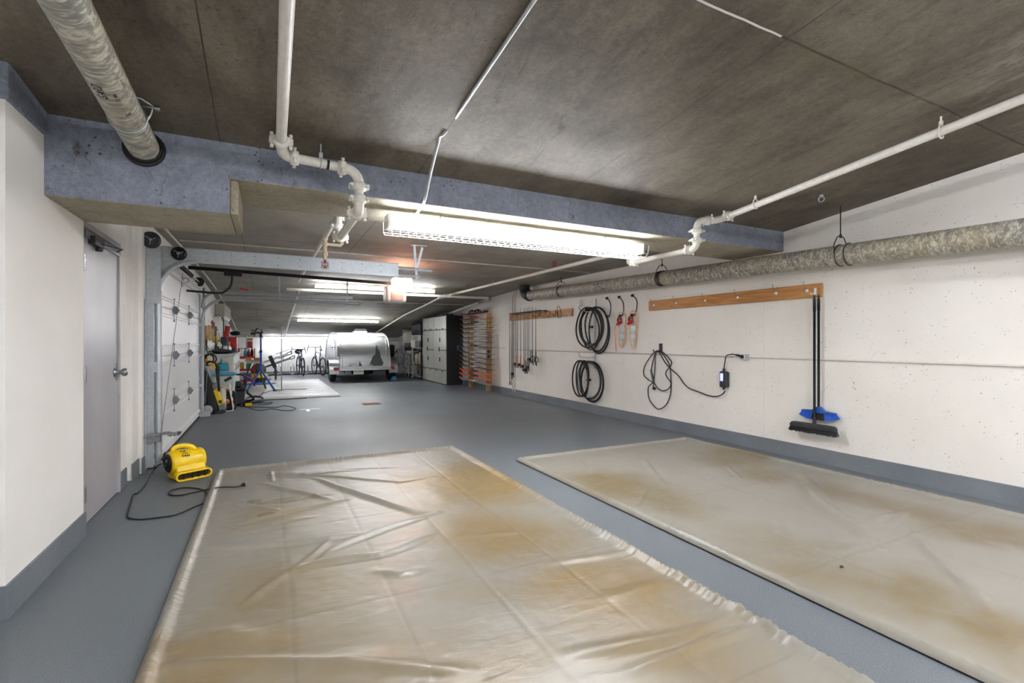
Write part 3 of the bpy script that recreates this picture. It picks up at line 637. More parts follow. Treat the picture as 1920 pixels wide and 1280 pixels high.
MB().tube([(3.85, 4.34, 2.33), (3.72, 10.9, 2.31)], .027, 12).build('pipe_run', wp, S6)
b = MB(); coupling(b, (3.725, 10.75, 2.31), (0, 1, 0), .027); b.build('coupling', wp, S6)
for y in (6.1, 9.4):
    b = MB(); sprinkler_head(b, (3.80 - (y-6)*.02, y, 2.345)); b.build('sprinkler_head', MT['redrust'], S6)
for y in (5.0, 8.2):
    b = MB(); x = 3.85-(y-4.34)*.02; b.cyl((x, y, 2.33), (x, y, 2.44), .005, 6); b.torus((x, y, 2.33), .031, .0035, (0, 1, 0), 18, 6); b.build('hanger', MT['galv'], S6)
S7 = thing('sprinkler_pipe', 'white sprinkler pipe descending with the sloping ceiling above the tall cabinets', 'pipe', (3.7, 15, 2))
MB().tube([(3.66, 10.9, 2.30)] + [(3.68, y, cz(y)-.10) for y in (12, 14.4, 17, 19.4)], .023, 10).build('pipe_run', wp, S7)
b = MB(); coupling(b, (3.66, 10.98, 2.295), (0, 1, 0), .024); b.box(3.63, 3.74, 10.86, 10.92, 2.27, 2.33); b.build('coupling', wp, S7)
for y in (12.6, 15.6):
    b = MB(); sprinkler_head(b, (3.68, y, cz(y)-.08)); b.build('sprinkler_head', MT['redrust'], S7)
# ================================================================ big drain pipes
b = MB(); zL = lambda y: 2.345+.10*(3.4-y)
D1 = thing('drain_pipe', 'thick mottled drain pipe with black printing, overhead at the far left into the beam', 'pipe', (-.62, 2, 2.35))
MB().tube([(-.70, -1.5, zL(-1.5)), (-.62, 3.42, 2.343)], .077, 28).build('pipe_body', MT['pipe'], D1)
b = MB(); b.torus((-.62, 3.395, 2.345), .090, .013, (0, 1, 0), 28, 8); b.torus((-.62, 3.37, 2.347), .083, .006, (0, 1, 0), 28, 8); b.build('rubber_sleeve', MT['blackrub'], D1)
def clevis(o, y, x, z, r, top, name='clevis_hanger', mat=MT['galv'], n=1, gap=.03, parent=None, wide=1.0, rise=.10):
    b = MB()
    for k in range(n):
        yy = y + (k-(n-1)/2)*gap
        b.torus((x, yy, z), r+.004, .0045, (0, 1, 0), 30, 6)
    b.tube([(x-r-.004, y, z), (x-r*wide-.006, y, z+r*.9), (x-r*.55, y, z+r+rise*.8), (x, y, z+r+rise), (x+r*.55, y, z+r+rise*.8), (x+r*wide+.006, y, z+r*.9), (x+r+.004, y, z)], .005, 6)
    b.cyl((x, y, z+r+rise-.02), (x, y, top), .0055, 8); b.cyl((x, y, z+r+rise-.022), (x, y, z+r+rise+.012), .012, 6)
    return b.build(name, mat, parent)
y = 3.02; zc = zL(y); b = MB()
b.torus((-.626, y+.03, zc), .081, .0055, (0, 1, 0), 30, 6)
b.tube([(-.545, y+.03, zc), (-.530, y+.03, zc+.03), (-.515, y, zc+.062), (-.56, y-.02, zc+.082), (-.60, y-.03, zc+.082)], .006, 6); b.cyl((-.60, y-.03, zc+.07), (-.60, y-.03, cz(y)), .006, 6)
b.cyl((-.56, y, zc+.055), (-.49, y, zc+.055), .006, 8); b.cyl((-.505, y, zc+.055), (-.485, y, zc+.055), .013, 6); b.build('pipe_hanger', MT['steel'], D1)
# printing on the left pipe, wrapped on the surface
def wrap_text(s, size, c, ang, rad, axis_dir, mat, parent, name, bold=0, off=.003):
    """text along pipe axis (axis ~ y) centred at c, at angle ang round the pipe (0 = +x, -90 = down)"""
    cu = bpy.data.curves.new(name, 'FONT'); cu.body = s; cu.size = size; cu.offset = bold; cu.align_x = 'CENTER'; cu.align_y = 'CENTER'; cu.resolution_u = 2
    t = bpy.data.objects.new(name, cu); COL.objects.link(t); me = bpy.data.meshes.new_from_object(t); bpy.data.objects.remove(t)
    b = MB(); vs = []
    for v in me.vertices:
        a = ang + v.co.y/rad*(1 if axis_dir > 0 else -1)
        vs.append((c[0]+math.cos(a)*(rad+off), c[1]+v.co.x*axis_dir, c[2]+math.sin(a)*(rad+off)))
    b.add(vs, [tuple(p.vertices) for p in me.polygons]); return b.build(name, mat, parent)
ink = MT['ink'] = simple('black_ink', '#18181a', .7)
def onL(y): return (-.70 + .08*(y+1.5)/4.92, y, zL(y))
wrap_text('FOGARD', .050, onL(2.72), math.radians(-101), .077, -1, ink, D1, 'lettering', .0008)
wrap_text('122.1 MM', .022, onL(2.74), math.radians(-66), .077, -1, ink, D1, 'lettering', .0004)
wrap_text('(S)', .030, onL(2.88), math.radians(-58), .077, -1, ink, D1, 'lettering', .0004)
wrap_text('CSA B 70', .016, onL(2.66), math.radians(-28), .077, -1, ink, D1, 'lettering', .0003)
# right wall drain pipe
D2 = thing('drain_pipe', 'thick mottled grey drain pipe hung along the right wall on ring hangers', 'pipe', (4.86, 5, 2.1))
XD = 4.85; zR = lambda y: 2.005 + .0225*y
MB().tube([(XD, -1.5, zR(-1.5)), (XD, 8.75, zR(8.75))], .098, 32).build('pipe_body', MT['pipe'], D2)
b = MB(); z9 = zR(8.8)
b.tube(elbow((XD, 8.72, z9), (XD, 8.97, z9), (XD, 8.98, z9+.16), 8), .108, 24); b.lathe([(.1, -.03), (.118, -.02), (.118, .02), (.1, .03)], (XD, 8.77, z9), (0, 1, 0), 28); b.build('elbow_fitting', MT['dark'], D2)
b = MB(); b.tube([(XD, 8.98, z9+.12), (XD, 8.98, 2.47)], .105, 24)
for z in (.15, .19, .23): b.lathe([(.105, -.008), (.115, -.006), (.115, .006), (.105, .008)], (XD, 8.98, z9+z), (0, 0, 1), 24)
b.build('riser_stub', MT['dark'], D2)
for y, n in ((2.68, 1), (5.0, 5), (7.55, 2)):
    clevis(None, y, XD, zR(y), .098, cz(y), mat=MT['rustw'] if 'rustw' in MT else MT.setdefault('rustw', simple('rusty_dark_wire', '#3b2f2a', .6, .3)), n=n, gap=.018, parent=D2, wide=1.05, rise=.09)
b = MB(); b.torus((XD, 2.60, zR(2.6)), .103, .005, (0, 1, 0), 30, 6); b.build('strap_ring', MT['rustw'], D2)
wrap_text('CAN CSA B 70', .035, (XD, 6.35, zR(6.35)), math.radians(168), .098, -1, ink, D2, 'lettering', .0003)
wrap_text('203.2 MM', .030, (XD, 6.3, zR(6.3)), math.radians(192), .098, -1, ink, D2, 'lettering', .0003)
wrap_text('FOGARD', .035, (XD, 6.2, zR(6.2)), math.radians(218), .098, -1, ink, D2, 'lettering', .0006)
wrap_text('CSA B 70', .03, (XD, 8.2, zR(8.2)), math.radians(205), .098, -1, ink, D2, 'lettering', .0004)
# ================================================================ conduits
cg = MT['conduit'] = simple('painted_conduit', '#c9c6bb', .4, .2)
cgs = MT['emt'] = simple('steel_conduit', '#b5b8b8', .3, .8)
P = [(.97, -1.5, cz(-1.5)-.012), (.97, 1.0, cz(1)-.012), (.965, 2.52, cz(2.52)-.012)]
Q = cr([(.965, 2.52, cz(2.52)-.012), (.94, 2.68, cz(2.68)-.05), (.89, 2.80, 2.44), (.87, 2.84, 2.42)], 5)
A = AY(823, 262, 2.9); B1 = AY(797, 372, 3.35); C1 = AY(776, 407, 3.56)
b = MB(); b.tube(P + cr([P[-1], tuple(AY(846, 233, 2.75)), tuple(AY(831, 252, 2.82)), tuple(A), tuple(AY(806, 330, 3.2)), tuple(B1), tuple(AY(790, 388, 3.45)), tuple(C1), (C1.x, 3.60, 2.165)], 5)[1:], .0105, 8); b.build('electrical_conduit', cgs, label='bent silver conduit running along the ceiling down to the long light', cat='conduit')
b = MB(); p1 = AX(958, 655, XR-.015)
b.tube([(XR-.013, p1.y, 1.066), (XR-.013, 4.03, 1.066)], .0095, 8); b.build('electrical_conduit', cg, label='thin horizontal conduit across the right wall ending at the outlet box', cat='conduit')
MB().tube([(XR-.013, 3.93, 1.066), (XR-.013, -1.2, 1.066)], .0095, 8).build('electrical_conduit', MT['pwhite'], label='white-painted conduit across the right wall, past the brooms to the frame edge', cat='conduit')
MB().tube([(XR-.013, 12.9, 1.09), (XR-.013, p1.y+.35, 1.09)], .009, 8).build('electrical_conduit', cg, label='thin horizontal conduit on the right wall behind the ski rack', cat='conduit')
for k, dy in enumerate((0, .11)):
    yy = 9.85+dy
    MB().tube(cr([(XR-.016, yy, .10), (XR-.016, yy, 1.2), (XR-.016, yy, 2.15), (XR-.016, yy-.05, 2.33), (XR-.02, yy-.2, 2.40), (XR-.02, yy-.6, 2.42), (XR-.02, 8.0, 2.425)], 5), .012, 8).build('electrical_conduit', cg, label=('vertical wall conduit beside the fishing rods, the farther of the pair', 'vertical wall conduit beside the fishing rods, the nearer of the pair')[1-k], cat='conduit')
# thin ceiling conduits beyond the beam
def cline(pts, r, label): MB().tube(cr(pts, 5), r, 6).build('electrical_conduit', cg, label=label, cat='conduit')
cline([(-.9, 4.62, 2.42), (.55, 4.62, 2.42), (.85, 4.62, 2.42), (.98, 4.56, 2.42), (1.05, 4.2, 2.42), (1.05, 4.06, 2.42)], .010, 'conduit on the ceiling just behind the beam, curving to the light')
cline([(-.9, 6.75, 2.425), (1.6, 6.75, 2.425), (4.9, 6.75, 2.425)], .009, 'thin conduit crossing the ceiling above the opener')
cline([(-.95, 5.2, 2.425), (-.95, 9, 2.425), (-.92, 13, cz(13)-.02), (-.9, 19, cz(19)-.02)], .014, 'white conduit along the ceiling edge above the garage door')
cline([(-.9, 12.6, cz(12.6)-.014), (1.6, 12.6, cz(12.6)-.014), (4.9, 12.6, cz(12.6)-.014)], .009, 'thin conduit crossing the sloping ceiling before the third light')
cline([(-.9, 16.1, cz(16.1)-.014), (0.3, 16.1, cz(16.1)-.014), (.85, 16.1, cz(16.1)-.014)], .009, 'short thin conduit left of the light on the low ceiling')
# small hook in ceiling
b = MB(); p = AZ(1540, 368, 2.53); q = PV((p.x, p.y, cz(p.y))); b.sphere(q-PV((0, 0, .012)), .02, 8, (1, 1, .7)); b.torus(q-PV((0, 0, .045)), .022, .005, (1, .4, 0), 16, 6)
b.build('eye_bolt', MT['galv'], label='small galvanised eye bolt in the concrete ceiling right of the pipe', cat='bolt')
# ================================================================ garage door hardware
gv = MT['galv']
T1 = thing('garage_door_track', 'galvanised track and bracket assembly at the near side of the garage door', 'door track', (-.98, 5.8, 0))
MB().box(-1.045, -.925, 5.795, 5.80, 1.62, 2.18).build('bracket_plate', gv, T1)
b = MB(); b.box(-1.045, -1.035, 5.74, 5.86, .02, 1.66); b.box(-1.045, -.985, 5.80, 5.806, .02, 1.66); b.build('jamb_angle', gv, T1)
b = MB(); b.tube([(-.955, 5.84, .02), (-.955, 5.84, 1.66)], .03, 8, smooth=False); b.box(-.935, -.925, 5.82, 5.86, .02, 1.75); b.build('vertical_track', gv, T1)
arc = [(-.955+.33*(1-math.cos(a)), 5.84, 1.73+.33*math.sin(a)) for a in [PI/2*i/10 for i in range(11)]]
b = MB(); b.tube(arc, .024, 6, smooth=False)
bb = [(-.93 + (.27)*(1-math.cos(a)), 1.70+.27*math.sin(a)) for a in [PI/2*i/10 for i in range(11)]]
b.build('curved_track', gv, T1)
b = MB(); b.prism([(-.955, 1.74), (-.86, 1.98), (-.66, 2.08), (-.66, 2.17), (-.955, 2.17), (-.98, 1.74)], (0, 5.855, 0), (1, 0, 0), (0, 0, 1), (0, .003, 0)); b.build('track_gusset', gv, T1)
b = MB(); b.prism([(-.93, 2.05), (1.42, 2.03), (1.42, 2.185), (-.93, 2.195)], (0, 5.83, 0), (1, 0, 0), (0, 0, 1), (0, .004, 0)); b.box(-.93, 1.42, 5.80, 5.83, 2.185, 2.19)
b.build('horizontal_track_cover', gv, T1)
b = MB()
for x in [-.55+.22*i for i in range(10)]:
    for z in (2.155, 2.08): b.cyl((x, 5.826, z), (x, 5.832, z), .005, 6)
b.build('rivet_row', MT['dark'], T1)
b = MB(); b.tube([(-.62, 5.86, 2.07), (1.70, 5.86, 2.05)], .022, 8, smooth=False); b.tube([(-.6, 5.86, 2.16), (1.85, 5.86, 2.135)], .022, 8, smooth=False); b.build('horizontal_track', gv, T1)
b = MB(); b.bar((1.65, 5.85, 2.02), (1.62, 5.85, 2.43), .03, .004, (0, 1, 0)); b.bar((1.66, 5.88, 2.15), (1.73, 5.88, 2.42), .03, .004, (0, 1, 0)); b.bar((1.58, 5.86, 2.435), (1.78, 5.86, 2.435), .05, .006); b.build('support_bracket', gv, T1)
for (x, y, z, r, nm) in ((-1.0, 5.77, 2.235, .075, 'cable_drum'), (-.78, 5.80, 2.125, .062, 'cable_pulley')):
    b = MB(); b.lathe([(.012, -.025), (r, -.025), (r+.004, -.018), (r-.012, -.008), (r-.012, .008), (r+.004, .018), (r, .025), (.012, .025)], (x, y, z), (0, 1, 0), 24); b.torus((x, y-.026, z), r*.8, .006, (0, 1, 0), 24, 6)
    o = b.build(nm, MT['dark'] if nm == 'cable_drum' else MT['blackmet'], T1)
    b = MB(); b.lathe([(.001, 0), (.018, 0), (.014, .02), (.001, .022)], (x, y-.024, z), (0, -1, 0), 10)
    for a in range(3): w = a*2*PI/3+.4; b.bar((x, y-.028, z), (x+math.cos(w)*r*.7, y-.028, z+math.sin(w)*r*.7), .009, .004, (0, 1, 0))
    b.build('hub_bolt', MT['steel'], T1)
b = MB(); b.cyl((-1.0, 5.74, 2.235), (-1.0, 9.6, 2.235), .0125, 10); b.build('torsion_shaft', MT['steel'], T1)
b = MB(); b.tube([(-1.0+.028*math.cos(k*.9), 6.7+k*.0085, 2.235+.028*math.sin(k*.9)) for k in range(230)], .004, 5); b.build('torsion_spring', MT['dark'], T1)
b = MB(); b.box(-1.045, -.93, 5.765, 5.80, .27, .33); b.prism([(-1.06, .33), (-.86, .345), (-.80, .32), (-.80, .34), (-.86, .365), (-1.06, .35)], (0, 5.72, 0), (1, 0, 0), (0, 0, 1), (0, .07, 0)); b.box(-.86, -.79, 5.70, 5.80, .33, .352); b.cyl((-.83, 5.68, .335), (-.83, 5.82, .335), .01, 8); b.cyl((-.85, 5.75, .335), (-.76, 5.75, .335), .007, 6)
b.build('floor_bracket', MT['steel'], T1, bev=.002)
b = MB(); b.lathe([(.001, -.012), (.02, -.012), (.02, .012), (.001, .012)], (-.90, 5.78, .10), (0, 1, 0), 14); b.tube([(-.90, 5.79, .05), (-.89, 5.79, .16)], .012, 6)
for k in range(5): b.torus((-.90, 5.79, .06+k*.02), .013, .003, n=12, m=5)
b.build('bottom_roller', MT['dark'], T1)
for k, z in enumerate((.95,)): MB().box(-1.05, -.95, 5.787, 5.795, z, z+.10).build('track_clip', gv, T1)
b = MB(); b.tube([AX(343, 512, -.955), AX(320, 680, -.955), AX(300, 828, -.90)], .0022, 5); b.build('lift_cable', MT['dark'], T1)
T2 = thing('garage_door_track', 'galvanised double track at the far side of the garage door', 'door track', (-.98, 9.5, 0))
b = MB(); b.tube([(-.955, 9.50, .02), (-.955, 9.50, 1.62)], .028, 8, smooth=False); b.build('vertical_track', gv, T2)
b = MB(); b.box(-1.05, -1.04, 9.44, 9.58, .02, 2.1); b.box(-1.05, -.98, 9.50, 9.506, .02, 2.1); b.build('jamb_angle', gv, T2)
for (rr, zz0, zz1, yy, xe) in ((.34, 1.62, 1.96, 9.50, 1.58), (.22, 1.86, 2.08, 9.53, 1.45)):
    arc = [(-.955, yy, zz0-.05)] + [(-.955+rr*(1-math.cos(a)), yy, zz0+rr*math.sin(a)) for a in [PI/2*i/10 for i in range(11)]] + [(xe, yy, zz1-.01)]
    b = MB(); b.tube(arc, .024, 6, smooth=False); b.tube([(p[0]+.0, p[1]-.03, p[2]+.03) for p in arc[10:]], .012, 5, smooth=False); b.build('horizontal_track', gv, T2)
for x in (.2, 1.35):
    b = MB(); b.bar((x, 9.5, 1.96), (x, 9.5, 2.44), .03, .005, (0, 1, 0)); b.build('support_bracket', gv, T2)
b = MB(); b.lathe([(.012, -.02), (.075, -.02), (.065, 0), (.075, .02), (.012, .02)], (-1.0, 9.48, 2.235), (0, 1, 0), 20); b.build('cable_drum', MT['dark'], T2)
for z in (.5, 1.0, 1.5): MB().box(-1.0, -.93, 9.46, 9.47, z, z+.05).build('track_clip', gv, T2)
b = MB(); b.box(-1.0, -.84, 9.44, 9.52, .0, .09); b.build('track_foot', MT['lgrey'], T2, bev=.01)
# photo-eye / control on wall left of the track
b = MB(); p = AX(265, 650, -1.08); b.box(-1.08, -1.055, p.y-.02, p.y+.02, p.z-.05, p.z+.09); b.build('door_control', MT['dark'], label='small dark door control switch on the cream wall beside the track', cat='switch', bev=.004)
# opener
O = thing('garage_door_opener', 'ceiling-hung garage door opener with a glowing lamp lens and black rail', 'door opener', (1.95, 7.7, 1.85))
b = MB(); b.bar((-.93, 7.70, 2.235), (1.80, 7.70, 2.165), .05, .045); b.build('opener_rail', MT['blackmet'], O)
b = MB(); b.box(1.66, 1.98, 7.58, 7.86, 1.86, 2.12); b.build('motor_housing', MT['wplastic'], O, bev=.045, seg=4)
b = MB(); b.box(1.73, 2.03, 7.42, 7.585, 2.03, 2.235); b.build('lamp_lens', MT['lens'], O, bev=.03, seg=3, label='glowing pinkish-white lamp lens')
b = MB(); b.box(1.73, 1.92, 7.568, 7.58, 1.89, 2.02); b.build('button_panel', MT['grey'], O, bev=.004)
b = MB(); b.bar((1.80, 7.62, 2.08), (1.80, 7.62, 2.44), .025, .004, (0, 1, 0)); b.bar((1.90, 7.82, 2.08), (1.90, 7.82, 2.44), .025, .004, (0, 1, 0)); b.bar((1.80, 7.62, 2.25), (1.92, 7.62, 2.18), .025, .004, (0, 1, 0)); b.build('hanging_strap', MT['blackmet'], O)
b = MB(); b.box(-.52, -.30, 7.65, 7.75, 2.15, 2.225); b.build('trolley', MT['black'], O, bev=.01)
b = MB(); b.tube(cr([(-.42, 7.70, 2.17), (-.44, 7.70, 2.02), (-.52, 7.70, 1.93), (-.62, 7.70, 1.91), (-.95, 7.68, 1.925)], 6), .016, 6); b.build('curved_arm', MT['black'], O)
b = MB(); b.tube([(-.27, 7.69, 2.16), (-.27, 7.69, 1.98)], .002, 5); b.bar((-.33, 7.69, 1.985), (-.22, 7.69, 1.965), .02, .022); b.build('release_handle', MT['red'], O, label='red emergency release cord and handle')
# ================================================================ right wall furniture
def W(u, v, off=0.0): return AX(u, v, XR-off)
def wire_hook(b, p, out=.05):
    p = PV(p); b.tube(cr([p+PV((-.004, 0, -.02)), p+PV((-out*.7, -.0, -.028)), p+PV((-out, 0, -.005)), p+PV((-out*.8, 0, .012))], 5), .003, 6)
    b.tube(cr([p+PV((-.004, 0, .0)), p+PV((-out*.9, -.0, .035)), p+PV((-out*1.3, -.005, .075))], 5), .003, 6); b.sphere(p+PV((-out*1.3, -.005, .077)), .006, 6)
# coat-hook board (near)
pr_, pl_ = W(1543, 557), W(1220, 580)
BD = thing('hook_board', 'long stained pine board on the right wall above the brooms and cable', 'board', (XR, (pr_.y+pl_.y)/2, 1.705))
MB().box(XR-.04, XR, pr_.y, pl_.y, 1.708, 1.847).build('plank', MT['wood'], BD, bev=.003)
hooks = [(1268, 567), (1322, 562), (1383, 556), (1455, 548), (1513, 543), (1226, 571)]
order = ['second from its left end', 'third from its left end', 'fourth from its left end', 'fifth from its left end', 'sixth from its left end', 'at its left end']
for (u, v), w in zip(hooks, order):
    p = W(u, v, .04); H = thing('coat_hook', 'small white coat hook on the long pine board, ' + w, 'hook', tuple(p), group='coat hooks on the long board')
    b = MB(); b.lathe([(.001, 0), (.017, 0), (.015, .006), (.001, .008)], p+PV((0, 0, -.01)), (-1, 0, 0), 16); b.build('hook_plate', MT['white'], H)
    b = MB(); wire_hook(b, p); b.build('wire_hook', MT['chrome'], H)
p = W(1529, 550, .04); H = thing('double_hook', 'white double hook at the right end of the long pine board', 'hook', tuple(p))
b = MB(); b.box(XR-.048, XR-.04, p.y-.012, p.y+.012, 1.725, 1.80); b.build('hook_plate', MT['white'], H, bev=.003)
for s in (-1, 1):
    b = MB(); b.tube(cr([(XR-.046, p.y+.01*s, 1.75), (XR-.075, p.y+.022*s, 1.735), (XR-.085, p.y+.024*s, 1.755)], 5), .004, 6); b.build('prong', MT['white'], H)
# thin string lights / wire along wall above
b = MB(); b.tube(cr([W(1180, 552, .005), W(1203, 549, .005), W(1222, 563, .02), W(1240, 556, .005), W(1296, 553, .004), W(1330, 550, .004)], 6), .0015, 5); b.build('thin_wire', MT['lgrey'], label='thin pale wire strung on the wall above the long pine board', cat='wire')
# brooms
def broom(u_top, v_top, u_bot, v_bot, off, blue, label):
    t_, q = W(u_top, v_top, off), W(u_bot, v_bot, off); q.y = t_.y
    R = thing('broom', label, 'broom', (q.x, q.y, q.z))
    b = MB(); b.tube([t_, t_+(q-t_)*.10, t_+(q-t_)*.1001, q], [.0145, .0145, .012, .012], 12); b.build('handle', MT['black'], R)
    b = MB(); b.tube([t_, t_+PV((0, 0, .015)), t_+PV((-.0, 0, .03))], [.012, .006, .004], 8); b.torus(t_+PV((0, 0, .03)), .012, .003, (1, 0, 0), 16, 6); b.build('hanging_loop', MT['black'], R)
    if blue:
        z = q.z; L = .17
        b = MB(); b.prism([(-L, -.012), (-L*.98, .006), (-.06, .014), (-.02, .05), (.02, .05), (.06, .014), (L*.98, .006), (L, -.012)], (q.x+.022, q.y, z), (0, 1, 0), (0, 0, 1), (-.045, 0, 0)); b.build('broom_head', MT['blue'], R, bev=.005, label='blue broom head')
        b = MB(); b2 = MB()
        for i in range(27):
            f = (i-13)/13; y = q.y + f*L*.95
            for j in (-.012, .004, .016):
                bb_ = b2 if abs(f) < .36 else b
                y2 = y+f*.03+random.uniform(-.003, .003); zb = z-.085+abs(f)**3*.035
                bb_.tube([(q.x+j, y, z-.008), (q.x+j*1.5, y2, zb)], [.004, .0065], 5, smooth=False)
        b.build('outer_bristles', MT['bluebrush'], R); b2.build('middle_bristles', MT['blackrub'], R)
    else:
        z = q.z; L = .225
        b = MB(); b.cyl((q.x, q.y, z+.01), (q.x, q.y, z+.085), .018, 12, .014)
        b.build('socket', MT['dark'], R)
        b = MB(); b.prism([(-L, -.035), (-L, .0), (-L+.02, .02), (L-.02, .02), (L, .0), (L, -.035)], (q.x+.01, q.y, z), (0, 1, 0), (0, 0, 1), (-.075, 0, 0)); b.build('broom_head', MT['dark'], R, bev=.012, seg=3)
        b = MB()
        for i in range(70):
            f = (i-34.5)/34.5; y = q.y + f*L*.97
            for j in (-.055, -.035, -.015, .002):
                b.tube([(q.x+j, y, z-.03), (q.x+j*1.1+random.uniform(-.004, .004), y+f*.02+random.uniform(-.003, .003), z-.075+random.uniform(-.006, .006))], [.003, .0035], 4, smooth=False)
        b.build('bristles', MT['blackrub'], R)
    return R
broom(1535, 560, 1531, 771, .055, True, 'black-handled broom with blue head and bristles hanging on the right wall')
broom(1527, 560, 1525, 797, .095, False, 'wide black push broom hanging beside the blue-headed broom')
# outlet box and charger
ob = W(1400, 667); B = thing('outlet_box', 'small metal electrical outlet box at the end of the wall conduit', 'outlet', (XR, ob.y, 1.03))
MB().box(XR-.045, XR, ob.y-.035, ob.y+.04, 1.03, 1.10).build('box_body', MT['galv'], B, bev=.003)
MB().box(XR-.05, XR-.045, ob.y-.015, ob.y+.025, 1.035, 1.095).build('outlet_face', MT['white'], B, bev=.002)
CH = thing('car_charger', 'black portable car charger with a blue light and looped cable on the wall', 'charger', tuple(W(1358, 735)))
c = W(1358, 711, .04)
b = MB(); b.box(XR-.075, XR-.012, c.y-.055, c.y+.05, c.z-.10, c.z+.10); b.build('charger_box', MT['dark'], CH, bev=.018, seg=3)
b = MB(); b.box(XR-.077, XR-.0752, c.y-.012, c.y+.032, c.z-.02, c.z+.075); b.build('light_panel', MT['led'], CH, label='blue lit panel')
b = MB(); b.box(XR-.0785, XR-.0771, c.y+.006, c.y+.013, c.z-.01, c.z+.062); b.build('light_bar', MT['led2'], CH, label='pale glowing bar')
b = MB(); b.cyl((XR-.045, c.y+.0, c.z+.10), (XR-.045, c.y, c.z+.135), .018, 12, .014); b.cyl((XR-.045, c.y, c.z-.10), (XR-.045, c.y+.01, c.z-.125), .016, 12, .01); b.build('cable_gland', MT['black'], CH)
b = MB(); b.tube(cr([(XR-.045, c.y, c.z+.13), W(1359, 680, .05), W(1362, 667, .06), W(1372, 664, .06), W(1380, 665, .055)], 6), .0065, 8); b.build('plug_lead', MT['cord'], CH)
b = MB(); b.cyl(W(1380, 665, .055), (XR-.058, ob.y+.02, 1.072), .011, 10, .017); b.box(XR-.075, XR-.05, ob.y+.0, ob.y+.03, 1.05, 1.09); b.build('plug', MT['black'], CH, bev=.004)
cs = 3.368; G5 = lambda x, y, o=.03: W(1180+x/cs, 480+y/cs, o)
pts = [(605, 850), (590, 870), (550, 886), (500, 880), (440, 858), (380, 835), (345, 805), (310, 755), (262, 712), (225, 670), (190, 610), (168, 600), (130, 640), (95, 700), (92, 750), (120, 780), (155, 800), (180, 835), (215, 850), (250, 835), (262, 800), (235, 760), (232, 730), (262, 690), (262, 660), (215, 610), (185, 598), (168, 606), (150, 660), (140, 720), (150, 790), (120, 830), (125, 900), (160, 950), (190, 966), (235, 935), (262, 860), (262, 760), (250, 680), (205, 612), (180, 602), (165, 620), (162, 700), (155, 790), (150, 825)]
offs = [.045+.012*math.sin(i*1.7) for i in range(len(pts))]
MB().tube(cr([G5(x, y, o) for (x, y), o in zip(pts, offs)], 5), .0078, 8).build('charging_cable', MT['black'], CH)
b = MB(); e1, e2 = G5(135, 715, .06), G5(155, 800, .06); b.tube([e1, e1+(e2-e1)*.5, e2], [.010, .018, .014], 10); b.build('connector_handle', MT['dark'], CH)
b = MB(); e = G5(155, 835, .06); b.lathe([(.001, -.02), (.02, -.02), (.022, .012), (.001, .02)], e, (0, 1, 0), 14); b.build('connector_cap', MT['black'], CH)
b = MB(); h = G5(200, 575, 0); b.box(XR-.012, XR, h.y-.03, h.y+.03, h.z-.055, h.z+.055); b.tube(cr([h+PV((-.012, 0, -.04)), h+PV((-.06, .03, -.075)), h+PV((-.09, .05, -.06)), h+PV((-.095, .055, -.03))], 5), .008, 8)
b.build('cable_hook', MT['dark'], label='dark wall hook holding the looped charging cable', cat='hook', bev=.006)
# ---- bicycle wheels and loose tyres
def disc_frame(c, tilt=0, yaw=0):
    return PV(c)
def wheel(name, label, c, R_, axis, parts=True, group=None):
    """bicycle wheel with its axis direction; origin at its centre"""
    r = thing(name, label, 'wheel', tuple(c), group=group); c = PV(c); ax = PV(axis).normalized()
    MB().torus(c, R_-.012, .013, ax, 56, 8).build('tyre', MT['tyre'], r)
    MB().lathe([(R_-.024, -.010), (R_-.046, -.008), (R_-.050, 0), (R_-.046, .008), (R_-.024, .010)], c, ax, 56).build('rim', MT['black'] if parts != 'silver' else MT['alu'], r)
    MB().lathe([(.001, -.05), (.010, -.05), (.010, -.035), (.024, -.032), (.024, -.026), (.012, -.02), (.012, .02), (.024, .026), (.024, .032), (.010, .035), (.010, .05), (.001, .05)], c, ax, 14).build('hub', MT['blackmet'], r)
    u = ax.cross(PV((0, 0, 1)) if abs(ax.z) < .9 else PV((1, 0, 0))).normalized(); w = ax.cross(u); b = MB()
    for k in range(24):
        a = 2*PI*k/24; a2 = a + (.35 if k % 2 else -.35); s = (.028 if k % 4 < 2 else -.028)
        b.tube([c+ax*s+(u*math.cos(a2)+w*math.sin(a2))*.022, c+(u*math.cos(a)+w*math.sin(a))*(R_-.045)], .0012, 4, smooth=False)
    b.build('spokes', MT['steel'], r)
    return r
def tyre(label, c, a_, b_, axis, r=.014, twist=0, group=None, rot=0):
    c = PV(c); ax = PV(axis).normalized(); u = ax.cross(PV((0, 0, 1))).normalized(); w = u.cross(ax); pts = []
    for k in range(56):
        t = 2*PI*k/56; p = c + u*a_*math.cos(t) + w*b_*math.sin(t) + ax*twist*math.sin(2*t+rot); pts.append(p)
    return MB().tube(pts, r, 8, closed=True, flat=1).build('bicycle_tyre', MT['tyre'], label=label, cat='tyre', group=group, origin=c)
c1 = W(1110, 616, .12); c1.x = XR-.12
wheel('bicycle_wheel', 'black spoked bicycle wheel hanging among loose tyres high on the right wall', (XR-.14, c1.y, c1.z+.03), .335, (1, .05, 0))
q = (XR-.10, c1.y-.06, c1.z-.01)
g = 'loose tyres hung over the upper wheel'; lb = 'loose black bicycle tyre draped over the upper hanging wheel'
tyre(lb, (XR-.08, c1.y-.07, c1.z-.01), .30, .375, (1, .05, .05), twist=.015, group=g)
tyre(lb, (XR-.17, c1.y-.02, c1.z+.0), .31, .355, (1, -.06, .05), twist=.015, rot=1, group=g)
tyre(lb, (XR-.05, c1.y-.09, c1.z-.03), .27, .39, (1, .03, .02), twist=.01, rot=2, group=g)
